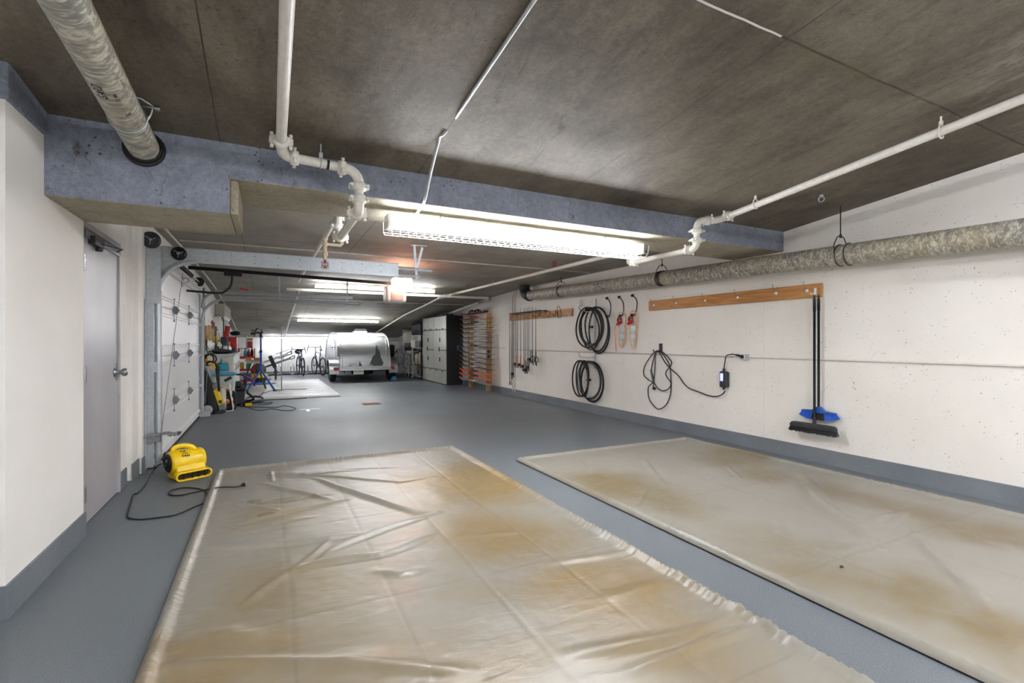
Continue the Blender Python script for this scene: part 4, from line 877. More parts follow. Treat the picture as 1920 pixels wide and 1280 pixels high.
tyre(lb, (XR-.20, c1.y+.03, c1.z+.02), .29, .34, (1, .1, .05), twist=.02, rot=3, group=g)
c2 = W(1103, 712, .10)
wheel('bicycle_wheel', 'bicycle wheel with silver rim hanging low on the right wall near the floor', (XR-.10, c2.y-.02, c2.z), .335, (1, .03, 0), 'silver')
g = 'loose tyres hung over the lower wheel'; lb = 'narrow folded loose tyre hanging across the lower wheel'
for k in range(3):
    tyre(lb, (XR-.15-.025*k, c2.y+.05+.03*k, c2.z+.02), .10+.04*k, .31, (1, .25, 0), twist=.01, rot=k, group=g)
tyre('loose tyre behind the lower hanging wheel, sagging below its rim', (XR-.045, c2.y-.03, c2.z-.03), .32, .345, (1, 0, 0), r=.017)
b = MB(); p = W(1117, 560, 0); b.box(XR-.025, XR, p.y-.018, p.y+.018, .78, p.z); b.tube(cr([(XR-.02, p.y, 1.78), (XR-.15, p.y, 1.76), (XR-.23, p.y, 1.77), (XR-.24, p.y, 1.81)], 5), .008, 8)
b.tube(cr([(XR-.02, p.y, .98), (XR-.2, p.y+.1, .975), (XR-.24, p.y+.15, 1.01), (XR-.24, p.y+.15, 1.05)], 5), .009, 8); b.build('wheel_hanger_rail', MT['galv'], label='vertical galvanised rail with arms holding the hanging wheels', cat='rail')
b = MB(); p = W(1089, 568, 0); b.box(XR-.06, XR, p.y-.04, p.y+.035, p.z-.055, p.z+.055); o = b.build('junction_box', MT['white'], label='small white electrical box under the drain pipe beside the hanging wheels', cat='electrical box', bev=.004)
b = MB(); b.cyl((XR-.0615, p.y, p.z), (XR-.06, p.y, p.z), .009, 10); b.build('screw', MT['dark'], o)
MB().tube(cr([(XR-.04, p.y-.01, p.z-.05), (XR-.05, p.y-.02, p.z-.10), (XR-.08, p.y-.09, p.z-.14), (XR-.12, p.y-.16, p.z-.13)], 6), .009, 8).build('power_lead', MT['lgrey'], o)
# C shaped hangers
for k, ((ut, vt), (ub, vb), w) in enumerate((((1137, 559), (1137, 593), 'leftmost and empty'), ((1160, 557), (1161, 592), 'the middle one of three'), ((1185, 554), (1184, 591), 'the rightmost of three'))):
    a, z_ = W(ut, vt, .02), W(ub, vb, .02)
    H = thing('wall_hanger', 'black bent steel wall hanger beside the wheels, ' + w, 'hanger', tuple(z_), group='black bent wall hangers')
    b = MB(); o_ = .13
    o_ = .05; b.tube(cr([a, a+PV((-o_*.6, -.10, -.04)), a+PV((-o_, -.17, -.11)), z_+PV((-o_, -.17, .08)), z_+PV((-o_*.8, -.12, .0)), z_], 6), .0085, 8); b.build('bent_rod', MT['blackmet'], H)
    for q in (a, z_):
        b = MB(); b.sphere(q, .020, 10); b.box(XR-.012, XR, q.y-.022, q.y+.022, q.z-.022, q.z+.022); b.build('mount', MT['blackmet'], H)
# snowshoes
def snowshoe(u, v0, v1, wpx, label, strap, narrow):
    top, bot = W(u, v0, .14), W(u, v1, .10); H_ = top.z-bot.z; w = wpx; c = (top+bot)/2
    R = thing('snowshoe', label, 'snowshoe', tuple(bot))
    ey = PV((0, 0, 1)); ex = PV((-.25 if not narrow else -.6, 1, 0)).normalized()
    prof = [(0, -.5), (.5, -.38), (.75, -.2), (.8, 0), (.85, .15), (.95, .30), (.8, .42), (.4, .49), (0, .5), (-.4, .49), (-.8, .42), (-.95, .30), (-.85, .15), (-.8, 0), (-.75, -.2), (-.5, -.38)]
    loop = cr([c+ex*a*w*.5+ey*b_*H_ for a, b_ in prof], 4, True)
    t = NT('snowshoe_frame'); sx = t.n('ShaderNodeSeparateXYZ'); t.l(t.co, sx.inputs[0]); s = t.math('PINGPONG', sx.outputs[2], .045)
    t.out(t.mix(t.math('LESS_THAN', s, .014), '#e8921c', '#b8b4a8'), .4)
    MB().tube(loop, .009, 8, closed=True).build('frame', t.m, R)
    b = MB(); fl = [c+ex*a*w*.46+ey*b_*H_ for a, b_ in prof if b_ < .2]; lo = [c+ex*a*w*.46+ey*b_*H_ for a, b_ in prof[:5]]+[c-ex*.42*w*.9*0+ey*.1*H_]+[c+ex*a*w*.46+ey*b_*H_ for a, b_ in prof[12:]]
    n = len(lo); nn = ex.cross(ey)*.003; b.add(lo+[p+nn for p in lo], [tuple(range(n)), tuple(range(2*n-1, n-1, -1))]+[(i, (i+1) % n, n+(i+1) % n, n+i) for i in range(n)]); b.build('decking', MT['plant'], R)
    b = MB(); bc = c+ey*H_*.2+PV((-.045, 0, 0)); b.sphere(bc, .055, 12, (.55, 1.1, .55)); b.torus(bc+ey*.03, .045, .009, (1, .2, .3), 20, 6); b.sphere(bc+PV((-.01, .035, -.02)), .035, 10, (.6, 1, .7)); b.build('binding', MT['red'], R, label='red binding')
    b = MB(); b.torus(bc+ey*.055, .035, .006, (.6, 1, .2), 16, 6); b.box(bc.x-.02, bc.x+.01, bc.y-.03, bc.y+.03, bc.z+.04, bc.z+.055); b.build('buckle', MT['dark'], R)
    if strap:
        s0 = bc+PV((-.02, .075, -.03)); pts = [s0, s0+PV((0, .02, -.10)), s0+PV((0, .0, -.25)), s0+PV((0, -.02, -.42))]; b = MB()
        for p, q in zip(cr(pts, 5), cr(pts, 5)[1:]): b.bar(p, q, .018, .002, (1, 0, 0))
        b.build('strap', MT['orange'], R, label='long orange strap')
snowshoe(1166, 585, 651, .16, 'orange-framed snowshoe with red binding and a dangling orange strap, left of the pair', True, False)
snowshoe(1187, 583, 652, .12, 'orange-framed snowshoe with red binding turned edge-on, right of the pair', False, True)
# ---- fishing rod board
ya, yb = W(1075, 585).y, W(958, 595).y
FB = thing('hook_board', 'short pine board on the wall holding fishing rods and black hooks', 'board', (XR, (ya+yb)/2, 1.73))
MB().box(XR-.04, XR, ya, yb, 1.73, 1.865).build('plank', MT['wood'], FB, bev=.003)
b = MB(); b.box(XR-.22, XR-.20, 8.35, 9.72, 1.865, 1.882); b.box(XR-.10, XR-.08, 8.35, 9.9, 1.865, 1.882)
for y in (8.4, 9.1, 9.7): b.box(XR-.22, XR, y-.01, y+.01, 1.862, 1.874)
b.build('rod_bar', MT['blackmet'], FB)
for k, (u, v) in enumerate(((1013, 589), (1024, 588), (1032, 590), (1042, 588), (1052, 586))):
    p = W(u, v, .04); H = ['leftmost', 'second', 'middle', 'fourth', 'rightmost'][k]
    b = MB(); s = 1 if k < 2 else (-1 if k != 4 else 1)
    if k < 4: b.tube(cr([p+PV((0, 0, .07)), p+PV((-.02, 0, -.02)), p+PV((-.07, .05*s, -.05)), p+PV((-.12, .09*s, -.03)), p+PV((-.13, .10*s, .0))], 6), .0055, 7)
    else: b.tube(cr([p+PV((0, .12, -.04)), p+PV((-.05, .06, .08)), p+PV((-.06, .0, .12)), p+PV((-.06, -.07, .05)), p+PV((-.05, -.09, -.06)), p+PV((-.05, .0, -.10)), p+PV((0, .15, .02))], 6), .0055, 7)
    b.build('utility_hook', MT['black'], label='black bent utility hook on the short pine board, %s from the rods outward' % H, cat='hook', group='black utility hooks')
b = MB(); p = W(1068, 591, .04); b.lathe([(.001, 0), (.026, 0), (.022, .008), (.001, .01)], p, (-1, 0, 0), 16); b.tube(cr([p, p+PV((-.04, .03, -.03)), p+PV((-.05, .06, -.01))], 5), .003, 6); b.build('coat_hook', MT['white'], label='white round coat hook at the right end of the short pine board', cat='hook')
fs_ = 569/80
def FR2(x): return 950 + x/fs_
rods = [(38, 1160, 'plain'), (58, 1160, 'plain'), (72, 1080, 'plain'), (92, 1060, 'plain'), (128, 930, 'orange'), (148, 930, 'plain'), (186, 940, 'orange'), (230, 960, 'orange'), (250, 1010, 'reel'), (273, 1010, 'reel'), (296, 980, 'reel'), (322, 870, 'pale'), (346, 880, 'bow'), (388, 890, 'bow')]
gl = {'plain': ('slim dark fishing rod hanging tip-up at the far end of the rack', 'slim dark fishing rods'), 'orange': ('fishing rod with an orange-brown grip hanging on the rack', 'orange-gripped fishing rods'), 'reel': ('fishing rod with a dark reel near its handle, mid rack', 'fishing rods with reels'), 'pale': ('pale whitish fishing rod hanging between the reel rods and the looped ones', None), 'bow': ('dark fishing rod ending in a rounded black reel, nearest end of the rack', 'looped fishing rods')}
for i, (x, ybt, kind_) in enumerate(rods):
    xo = XR-.21 if i % 2 == 0 else XR-.095
    u = FR2(x); d = ray(u, 640); s = xo/d.x; y = d.y*s; dep = s
    zb = CAMZ - (560+ybt/fs_-640)*dep/F; zb = max(zb, .05); zt = 1.97 if x > 160 else 1.89
    R = thing('fishing_rod', gl[kind_][0], 'fishing rod', (xo, y, zb), group=gl[kind_][1])
    MB().tube([(xo, y, zt), (xo, y+.003, 1.2), (xo, y, zb+.05)], [.0035, .006, .008], 7).build('rod_blank', MT['black'] if kind_ != 'pale' else MT['lgrey'], R)
    b = MB()
    for k in range(4): b.torus((xo-.012, y, zb+.45+k*(zt-zb-.5)/4), .010, .0015, (0, 0, 1), 10, 4)
    b.build('line_guides', MT['steel'], R)
    gm = MT['orange'] if kind_ == 'orange' else (MT['redrust'] if i < 2 else MT['black'])
    MB().tube([(xo, y, zb+.30 if kind_ != 'plain' else zb+.1), (xo, y, zb+.02)], [.011, .013], 8).build('grip', simple('cork_orange', '#a8602a', .7) if kind_ == 'orange' and i == 4 else (bpy.data.materials.get('cork_orange') or gm) if kind_ == 'orange' else gm, R)
    if kind_ != 'plain' or i in (3,):
        rz = zb+.10 if kind_ != 'bow' else zb+.12; b = MB()
        if kind_ == 'bow': b.torus((xo-.01, y-.035, rz), .06, .009, (1, .3, 0), 20, 6); b.cyl((xo, y, rz-.05), (xo-.01, y-.05, rz-.12), .012, 8)
        else: b.lathe([(.001, -.02), (.032, -.02), (.022, -.008), (.022, .012), (.034, .02), (.001, .024)], (xo-.04, y, rz), (1, .2, 0), 16); b.tube([(xo-.05, y, rz), (xo-.06, y-.05, rz-.04), (xo-.06, y-.05, rz-.07)], .006, 6)
        b.build('reel', MT['blackmet'] if i % 2 else MT['dark'], R)
# ---- ski rack
SK = thing('ski_rack', 'wooden wall rack of two upright planks with pegs holding skis', 'rack', (4.97, 11.8, 0))
py = [AX(919, 700, 5.0).y-.15, AX(887, 700, 4.98).y+.05]
py = [11.15, 12.35]
for y in py: MB().box(4.93, 4.965, y-.02, y+.02, 0, 1.97).build('post_edge', MT['ply'], SK) if False else None
for y in py: MB().box(4.93, XR-.003, y-.018, y+.018, .004, 1.97).build('upright_plank', MT['ply'], SK, bev=.002)
lv = [1.955 - .1235*k for k in range(15)]
cols = {0: ('#8c2f36', 'snowboard'), 1: ('#b9423c', 'red'), 2: ('#222326', 'black'), 3: ('#2a2d33', 'black'), 4: ('#2c313a', 'black'), 5: ('#2a3657', 'dark blue'), 6: ('#2a3657', 'dark blue'), 7: ('#3a3a86', 'purple-blue'), 8: ('#4d5054', 'grey'), 9: ('#5b5d60', 'grey'), 10: ('#3f4042', 'dark grey'), 11: ('#3f4042', 'dark grey'), 12: ('#e8603a', 'orange'), 13: ('#ea5a38', 'orange'), 14: ('#8f9496', 'silver')}
pg = MB()
for z in lv:
    for y in py: pg.cyl((4.60, y, z-.012), (4.85, y, z-.012), .009, 8)
pg2 = []
for z in lv[1:]:
    for y in py: MB().cyl((4.74, y, z-.024), (4.935, y, z-.024), .010, 8).build('peg', MT['ply'], SK)
ordn = ['top', 'second', 'third', 'fourth', 'fifth', 'sixth', 'seventh', 'eighth', 'ninth', 'tenth', 'eleventh', 'twelfth', 'thirteenth', 'fourteenth', 'lowest']
for k, z in enumerate(lv):
    col, nm = cols[k]; m = simple('ski_' + nm.replace(' ', '_').replace('-', '_') + '_paint', col, .6) if k not in (4, 6, 9, 11, 13) else m
    if k == 0:
        R = thing('snowboard', 'dark red snowboard with black bindings lying on top of the ski rack', 'snowboard', (4.85, 11.75, z))
        prof = [(10.98, .035), (11.1, .01), (11.4, .004), (11.8, .012), (12.2, .004), (12.55, .012), (12.72, .045)]; b = MB(); n = len(prof)
        wd = [.03, .10, .13, .12, .13, .10, .03]
        top = [(4.87-w, y, z+h+.035) for (y, h), w in zip(prof, wd)]+[(4.87+w, y, z+h+.035) for (y, h), w in zip(prof, wd)]
        fs2 = [(i, i+1, n+i+1, n+i) for i in range(n-1)]
        b.add(top, fs2); b.add([PV(p)-PV((0, 0, .012)) for p in top], fs2)
        b.add(top+[PV(p)-PV((0, 0, .012)) for p in top], [(i, i+1, 2*n+i+1, 2*n+i) for i in range(n-1)]+[(n+i, n+i+1, 3*n+i+1, 3*n+i) for i in range(n-1)])
        b.build('board_deck', m, R)
        for y in (11.6, 12.0):
            b = MB(); b.box(4.79, 4.95, y-.05, y+.05, z+.045, z+.065); b.tube(cr([(4.81, y-.06, z+.06), (4.81, y-.05, z+.10), (4.87, y-.05, z+.12), (4.93, y-.05, z+.10), (4.93, y-.06, z+.06)], 4), .014, 6); b.tube(cr([(4.80, y+.03, z+.06), (4.87, y+.03, z+.12), (4.94, y+.03, z+.06)], 4), .016, 6); b.build('snowboard_binding', MT['black'], R)
        continue
    L0, L1 = (10.62, 12.66) if k < 8 else (10.55, 12.70)
    for s, x in enumerate((4.80, 4.88)):
        R = thing('ski', '%s ski lying on the %s row of the wooden rack' % (nm, ordn[k]), 'ski', (x, 11.9, z), group='skis on the %s row' % ordn[k])
        b = MB(); N = 22; vs = []
        for i in range(N+1):
            f = i/N; y = L0+(L1-L0)*f; sag = (.035 if k < 8 else -.015)*math.sin(PI*f)*(1 if k < 8 else 0) + .06*max(0, (f-.90)/.1)**2 + .018*max(0, (.06-f)/.06)**2 - (.05*(1-f)**2 if k >= 8 else 0)*.9
            w = (.034-.008*math.sin(PI*f))*(min(1, (1-f)/.06+.25))*min(1, f/.03+.5); th = .004+.009*math.sin(PI*f)
            vs += [(x-w, y, z+sag-.006), (x+w, y, z+sag-.006), (x+w, y, z+sag-.006+th), (x-w, y, z+sag-.006+th)]
        fs3 = []
        for i in range(N):
            for q in range(4): fs3.append((4*i+q, 4*i+(q+1) % 4, 4*i+4+(q+1) % 4, 4*i+4+q))
        b.add(vs, fs3, False); b.add(vs[:4], [(0, 1, 2, 3)]); b.add(vs[-4:], [(3, 2, 1, 0)]); b.build('ski_blade', m, R)
        zz_ = z+(.035 if k < 8 else -.012)
        b = MB(); b.box(x-.03, x+.03, 11.78, 11.86, zz_, zz_+.035); b.box(x-.028, x+.028, 11.62, 11.70, zz_, zz_+.03); b.box(x-.02, x+.02, 11.6, 11.9, zz_-.002, zz_+.008); b.build('ski_binding', MT['lgrey'] if k in (3, 4, 5, 6, 14, 8, 9, 10, 11) else MT['black'], R, bev=.008)
# small pouches hanging at skis
for z in (lv[5]+.03, lv[6]+.03, lv[8]+.02, lv[9]+.02):
    b = MB(); b.sphere((4.80, 10.72, z+.02), .045, 12, (1, 1, .9)); b.build('ski_strap', MT['dark'] if z < 1.2 else MT['grey'], label='dark rounded strap bundle near the tail end of the skis', cat='strap', group='strap bundles on ski tails')
b = MB(); b.sphere((4.80, 12.80, lv[7]-.02), .06, 10, (.7, .8, 1.5)); b.build('ski_pouch', MT['navy'], label='small purple-blue pouch hanging from a ski tip by the black cabinet', cat='pouch')
# ---- tall cabinets
def cabinet(y0, y1, label):
    x0, x1 = 4.56, XR-.005; R = thing('storage_cabinet', label, 'cabinet', ((x0+x1)/2, (y0+y1)/2, 0), group=None)
    MB().box(x0+.02, x1, y0, y1, .0, 2.0).build('carcass', MT['black'], R, bev=.003)
    ym = (y0+y1)/2; g_ = .006
    def door(a, b_, z0, z1, nm='door', hp=None):
        d = MB().box(x0, x0+.019, a+g_, b_-g_, z0+g_, z1-g_).build(nm, MT['cabsilver'], R, bev=.004)
        if hp: MB().box(x0-.016, x0, hp[0]-.028, hp[0]+.028, hp[1]-.018 if hp[2] else hp[1]-.06, hp[1]+.012 if hp[2] else hp[1]+.06).build('handle', MT['black'], d)
    door(y0, ym, 1.60, 1.995, hp=(y0+.3, 1.625, True)); door(ym, y1, 1.60, 1.995, hp=(ym+.3, 1.625, True))
    door(y0, ym, 1.0, 1.59, hp=(ym-.03, 1.30, False)); door(y0, ym, .42, .99, hp=(ym-.03, .72, False)); door(ym, y1, .42, 1.59, hp=(ym+.03, 1.02, False))
    door(y0, ym, .02, .41, 'drawer', hp=(y0+.3, .385, True)); door(ym, y1, .02, .41, 'drawer', hp=(ym+.3, .385, True))
    return R
cabinet(13.15, 14.30, 'tall black cabinet with silver doors, nearer of two beside the ski rack')
cabinet(14.31, 15.46, 'tall black cabinet with silver doors, farther of two near the metal shelf')
b = MB()
for dx in (0, .18): b.tube([(4.62+dx, 13.25, 2.03), (4.62+dx, 14.6, 2.03)], .018, 8); b.tube([(4.62+dx, 13.25, 2.075), (4.62+dx, 14.5, 2.07)], .008, 6)
for y in (13.5, 14.2): b.bar((4.56, y, 2.045), (4.86, y, 2.045), .05, .02)
b.build('roof_rack_bars', MT['black'], label='black roof rack bars lying on top of the tall cabinets', cat='rack')
# small fixture on wall above ski rack
b = MB(); p = W(906, 566, 0); b.cyl((XR, p.y, p.z), (XR-.14, p.y-.02, p.z-.02), .010, 8); b.cyl((XR-.12, p.y, p.z+.14), (XR-.12, p.y, p.z-.06), .008, 6); b.build('wall_bracket', MT['dark'], label='small dark bracket on the wall above the ski rack', cat='bracket')
# metal shelf
Y0, Y1 = 15.62, 16.75; x0, x1 = 4.57, 5.03
SH = thing('metal_shelf', 'open metal shelving unit with a black side post beyond the tall cabinets', 'shelf', (4.76, (Y0+Y1)/2, 0))
for x in (x0, x1):
    for y in (Y0, Y1): MB().box(x-.02, x+.02, y-.02, y+.02, 0, 1.48).build('post', MT['black'] if y == Y0 else MT['white'], SH)
for z in (.07, .52, 1.03, 1.45): MB().box(x0-.02, x1+.02, Y0-.02, Y1+.02, z-.018, z+.018).build('shelf_board', MT['wplastic'], SH, bev=.003)
MB().box(4.52, 5.02, 15.64, 16.70, 1.47, 1.86).build('storage_tub', simple('charcoal_tub', '#2a3036', .5), label='large charcoal storage tub on top of the metal shelf', cat='tub', bev=.03)
def bx(nm, x0_, x1_, y0_, y1_, z0_, z1_, m, label, cat, bev=.01): return MB().box(x0_, x1_, y0_, y1_, z0_, z1_).build(nm, m, label=label, cat=cat, bev=bev)
bx('storage_bin', 4.52, 4.86, 15.70, 16.2, 1.05, 1.27, MT['grey'], 'grey bin on the upper middle shelf, nearer', 'bin')
bx('storage_bin', 4.50, 4.86, 16.25, 16.70, 1.05, 1.30, MT['white'], 'white bin on the upper middle shelf, farther', 'bin')
bx('storage_bin', 4.56, 4.9, 15.72, 16.1, 1.28, 1.36, MT['wplastic'], 'flat white box stacked on the grey bin', 'box')
def bottle(x, y, z, r, h, m, label, cat='bottle'):
    b = MB(); b.lathe([(.001, 0), (r, 0), (r, h*.6), (r*.8, h*.72), (r*.35, h*.8), (r*.35, h*.9)], (x, y, z), (0, 0, 1), 12); o = b.build('bottle', m, label=label, cat=cat)
    MB().lathe([(r*.42, h*.88), (r*.42, h), (.001, h)], (x, y, z), (0, 0, 1), 10).build('cap', MT['dark'], o)
bottle(4.58, 15.85, .54, .075, .40, MT['skin'], 'tall tan jug on the middle shelf')
bottle(4.60, 16.05, .54, .055, .30, MT['orange'], 'orange bottle on the middle shelf')
bottle(4.58, 16.25, .54, .06, .34, MT['wplastic'], 'white bottle on the middle shelf')
bottle(4.60, 16.45, .54, .05, .28, MT['redrust'], 'brown-red bottle on the middle shelf')
bottle(4.75, 15.95, .54, .06, .36, MT['navy'], 'navy blue bottle on the middle shelf behind the jug')
bx('storage_bin', 4.60, 4.96, 15.7, 16.1, .09, .38, MT['grey'], 'grey crate on the lowest shelf', 'crate')
b = MB(); b.tube(cr([(4.56, 16.2, .11), (4.55, 16.3, .32), (4.57, 16.45, .42), (4.60, 16.6, .30), (4.6, 16.62, .12)], 5), .03, 8); b.build('coiled_hose', MT['lgrey'], label='pale coiled hose on the lowest shelf', cat='hose')
# wire drawer cart, two grey cases, white cabinet, wrapped pile
WC = thing('wire_cart', 'low wire-drawer cart between the metal shelf and the white cabinet', 'cart', (4.5, 17.25, .02))
b = MB()
for x in (4.50, 4.80):
    for y in (17.0, 17.45): b.tube([(x, y, .02), (x, y, .78)], .014, 6)
b.build('cart_frame', MT['white'], WC)
for z in (.12, .3, .48, .66):
    b = MB()
    for k in range(9): b.tube([(4.50, 17.0+k*.056, z), (4.50, 17.0+k*.056, z+.12)], .004, 4, smooth=False); b.tube([(4.50, 17.0+k*.056, z), (4.80, 17.0+k*.056, z)], .004, 4, smooth=False)
    for q in (z, z+.06, z+.12): b.tube([(4.50, 17.0, q), (4.50, 17.45, q), (4.80, 17.45, q), (4.80, 17.0, q)], .005, 4, closed=True, smooth=False)
    b.build('wire_basket', MT['white'], WC)
b = MB(); b.sphere((4.6, 17.15, .84), .12, 12, (1, 1.5, .5)); b.build('cloth_bundle', MT['wplastic'], label='white cloth bundle on top of the wire cart', cat='cloth')
bx('tool_case', 4.50, 4.86, 17.2, 17.6, .92, 1.06, MT['dark'], 'dark case above the wire cart, lower of two', 'case')
bx('tool_case', 4.50, 4.86, 17.2, 17.6, 1.07, 1.20, MT['grey'], 'grey case above the wire cart, upper of two', 'case')
bx('side_shelf', 4.48, 4.9, 17.18, 17.62, .895, .918, MT['wplastic'], 'small white shelf board under the two stacked cases', 'shelf', .003)
W2 = thing('white_cabinet', 'tall narrow white cabinet near the back of the right wall', 'cabinet', (4.75, 18.3, 0))
MB().box(4.66, XR-.01, 17.86, 18.42, .13, 1.69).build('carcass', MT['beige'], W2, bev=.004)
MB().box(4.64, 4.66, 17.87, 18.135, .15, 1.68).build('door', MT['white'], W2, bev=.004); MB().box(4.64, 4.66, 18.145, 18.41, .15, 1.68).build('door', MT['white'], W2, bev=.004)
MB().box(4.69, XR-.03, 17.9, 18.4, 0, .13).build('plinth', MT['dark'], W2)
def lump(name, label, cat, c, r, sc, mat, seed, amp=.22):
    rr = np.random.default_rng(seed); b = MB(); b.sphere((0, 0, 0), 1, 24)
    ks = rr.normal(size=(10, 3))*3; phs = rr.random(10)*6
    for i, p in enumerate(b.v):
        d = 1 + amp*sum(math.sin(k[0]*p.x+k[1]*p.y+k[2]*p.z+f) for k, f in zip(ks, phs))/3.2
        b.v[i] = PV((c[0]+p.x*r*sc[0]*d, c[1]+p.y*r*sc[1]*d, max(c[2]+p.z*r*sc[2]*d, .012 if c[2] < .6 else -9)))
    return b.build(name, mat, label=label, cat=cat)
lump('wrapped_bundle', 'grey crumpled plastic-wrapped bundle on the floor, lowest of the heap', 'bundle', (4.33, 17.5, .22), .2, (1, 1, 1.1), MT['cloth'], 3, .3)
lump('wrapped_bundle', 'grey crumpled plastic bundle in the middle of the heap before the white cabinet', 'bundle', (4.24, 17.55, .60), .17, (1.2, .9, 1.1), MT['cloth'], 4, .35)
lump('wrapped_bundle', 'narrow grey plastic bundle topping the heap before the white cabinet', 'bundle', (4.33, 17.6, .88), .11, (.9, .9, 1.5), MT['cloth'], 5, .3)
lump('garment_bag', 'brown fabric bag leaning on the right wall behind the trailer', 'bag', (4.80, 19.9, .46), .2, (.8, .9, 2.3), simple('brown_fabric', '#6b5a40', .8, bump=.5), 6, .12)
bx('hard_case', 4.20, 4.48, 19.0, 19.5, .45, 1.12, MT['black'], 'upright black case standing behind the trailer on the right', 'case', .04)
bx('wood_stand', 4.22, 4.46, 19.05, 19.45, .0, .448, MT['beige'], 'pale box under the upright black case', 'box', .01)
# ================================================================ trailer
TR = thing('teardrop_trailer', 'silver teardrop camping trailer parked at the back with its rear hatch facing the camera', 'trailer', (2.75, 17.4, 0))
prof = cr([(15.46, .40), (15.47, .62), (15.53, .90), (15.68, 1.17), (15.95, 1.40), (16.35, 1.515), (16.9, 1.55), (17.6, 1.54), (18.3, 1.47), (18.9, 1.28), (19.2, 1.0), (19.35, .7), (19.38, .40)], 5)
x0, x1 = 1.98, 3.50; PY = [(p.x, p.y) for p in [PV((a, b_, 0)) for a, b_ in [(q.x, q.y) for q in [PV((a, b_, 0)) for a, b_ in [(v[0], v[1]) for v in prof]]]]]
n = len(PY); b = MB(); vs = []
for x in (x0, x1): vs += [(x, y, z) for y, z in PY]
b.add(vs, [tuple(range(n)), tuple(range(2*n-1, n-1, -1)), (0, n-1, 2*n-1, n)])
b.add(vs, [(i, i+1, n+i+1, n+i) for i in range(n-1)], True)
b.build('body_shell', MT['trailer'], TR)
# edge mouldings along the curve
for x in (x0-.004, x1+.004): MB().tube([(x, y, z) for y, z in PY], .018, 6).build('edge_trim', MT['alu'], TR)
def on(s, off=.004):
    """point on rear profile by height z"""
    for (ya, za), (yb_, zb) in zip(PY, PY[1:]):
        if za <= s <= zb: f = (s-za)/(zb-za+1e-9); return ya+(yb_-ya)*f - off
    return PY[0][0]-off
zs = [.44+.04*i for i in range(25)]; b = MB(); vs = []
for x in (2.06, 3.42): vs += [(x, on(z, .008), z) for z in zs]
m_ = len(zs); b.add(vs, [(i, i+1, m_+i+1, m_+i) for i in range(m_-1)], True); b.build('rear_hatch', MT['trailer'], TR)
for x in (2.06, 3.42): MB().tube([(x, on(z, .012), z) for z in zs], .008, 6).build('hatch_rail', MT['alu'], TR)
b = MB(); b.tube([(2.06, on(1.40, .01), 1.40), (3.42, on(1.40, .01), 1.40)], .012, 6); b.build('hatch_hinge', MT['alu'], TR)
b = MB(); b.box(2.04, 3.44, 15.42, 15.45, .43, .47); b.build('hatch_lip', MT['alu'], TR, bev=.005)
b = MB(); b.box(1.96, 3.52, 15.36, 15.46, .36, .43); b.build('rear_bumper', MT['alu'], TR, bev=.008)
for x in (2.28, 3.22): MB().prism([(-.05, -.012), (.06, .006), (.05, .014), (-.04, 0)], (x, 15.43, .50), (1, 0, 0), (0, 0, 1), (0, .02, 0)).build('hatch_latch', MT['black'], TR)
# silhouette graphic (generic hill town shape)
def decal(poly, mat, nm, off=.013, nz=14):
    b = MB(); zs_ = sorted(set([p[1] for p in poly] + [min(p[1] for p in poly)+i*(max(p[1] for p in poly)-min(p[1] for p in poly))/nz for i in range(nz+1)]))
    def xr(z):
        xs = []
        for (a, za), (c, zc_) in zip(poly, poly[1:]+poly[:1]):
            if (za <= z < zc_) or (zc_ <= z < za): xs.append(a+(c-a)*(z-za)/(zc_-za))
        return (min(xs), max(xs)) if xs else None
    rows = []
    for z0, z1 in zip(zs_, zs_[1:]):
        a, c = xr(z0+1e-5), xr(z1-1e-5)
        if a and c: b.add([(a[0], on(z0, off), z0), (a[1], on(z0, off), z0), (c[1], on(z1, off), z1), (c[0], on(z1, off), z1)], [(0, 1, 2, 3)])
    return b.build(nm, mat, TR)
dg = simple('grey_vinyl_graphic', '#55585a', .5)
X_ = lambda u: 2.0+(u-638)/93*1.5
Z_ = lambda v: 1.25-(v-640)*15.0/907
decal([(X_(688), .49), (X_(693), Z_(680)), (X_(698), Z_(668)), (X_(703), Z_(664)), (X_(704), Z_(655)), (X_(706.5), Z_(645)), (X_(709), Z_(655)), (X_(712), Z_(660)), (X_(713), Z_(670)), (X_(718), Z_(681)), (X_(715), .49)], dg, 'dark_graphic')
decal([(X_(671), .49), (X_(672.5), Z_(676)), (X_(678), .49)], dg, 'dark_graphic')
decal([(X_(652), .49), (X_(653), .60), (X_(668), .58), (X_(672), .50)], MT['white'], 'pale_graphic')
for k_ in range(5): decal([(X_(683+k_*3), .50), (X_(683.5+k_*3), .53+.02*(k_ % 2)), (X_(685+k_*3), .53+.02*(k_ % 2)), (X_(684.6+k_*3), .50)], MT['white'], 'pale_graphic', off=.016, nz=2)
# plate
b = MB(); b.box(2.36, 2.66, 15.33, 15.338, .245, .40); pl = b.build('licence_plate', MT['white'], TR, bev=.004)
text_part('RK5505H', .066, (2.51, 15.328, .335), (1, 0, 0), (0, 0, 1), MT['navy'], pl, 'lettering', bold=.002)
text_part('Je me souviens', .022, (2.51, 15.328, .268), (1, 0, 0), (0, 0, 1), MT['navy'], pl, 'lettering')
# spare tyre below, chassis
b = MB(); b.lathe([(.001, -.08), (.20, -.09), (.33, -.07), (.35, 0), (.33, .07), (.001, .08)], (2.72, 15.95, .30), (0, 0, 1), 32); b.build('spare_tyre', MT['tyre'], TR)
b = MB(); b.box(2.0, 3.48, 15.55, 19.3, .34, .40); b.build('chassis_frame', MT['blackmet'], TR)
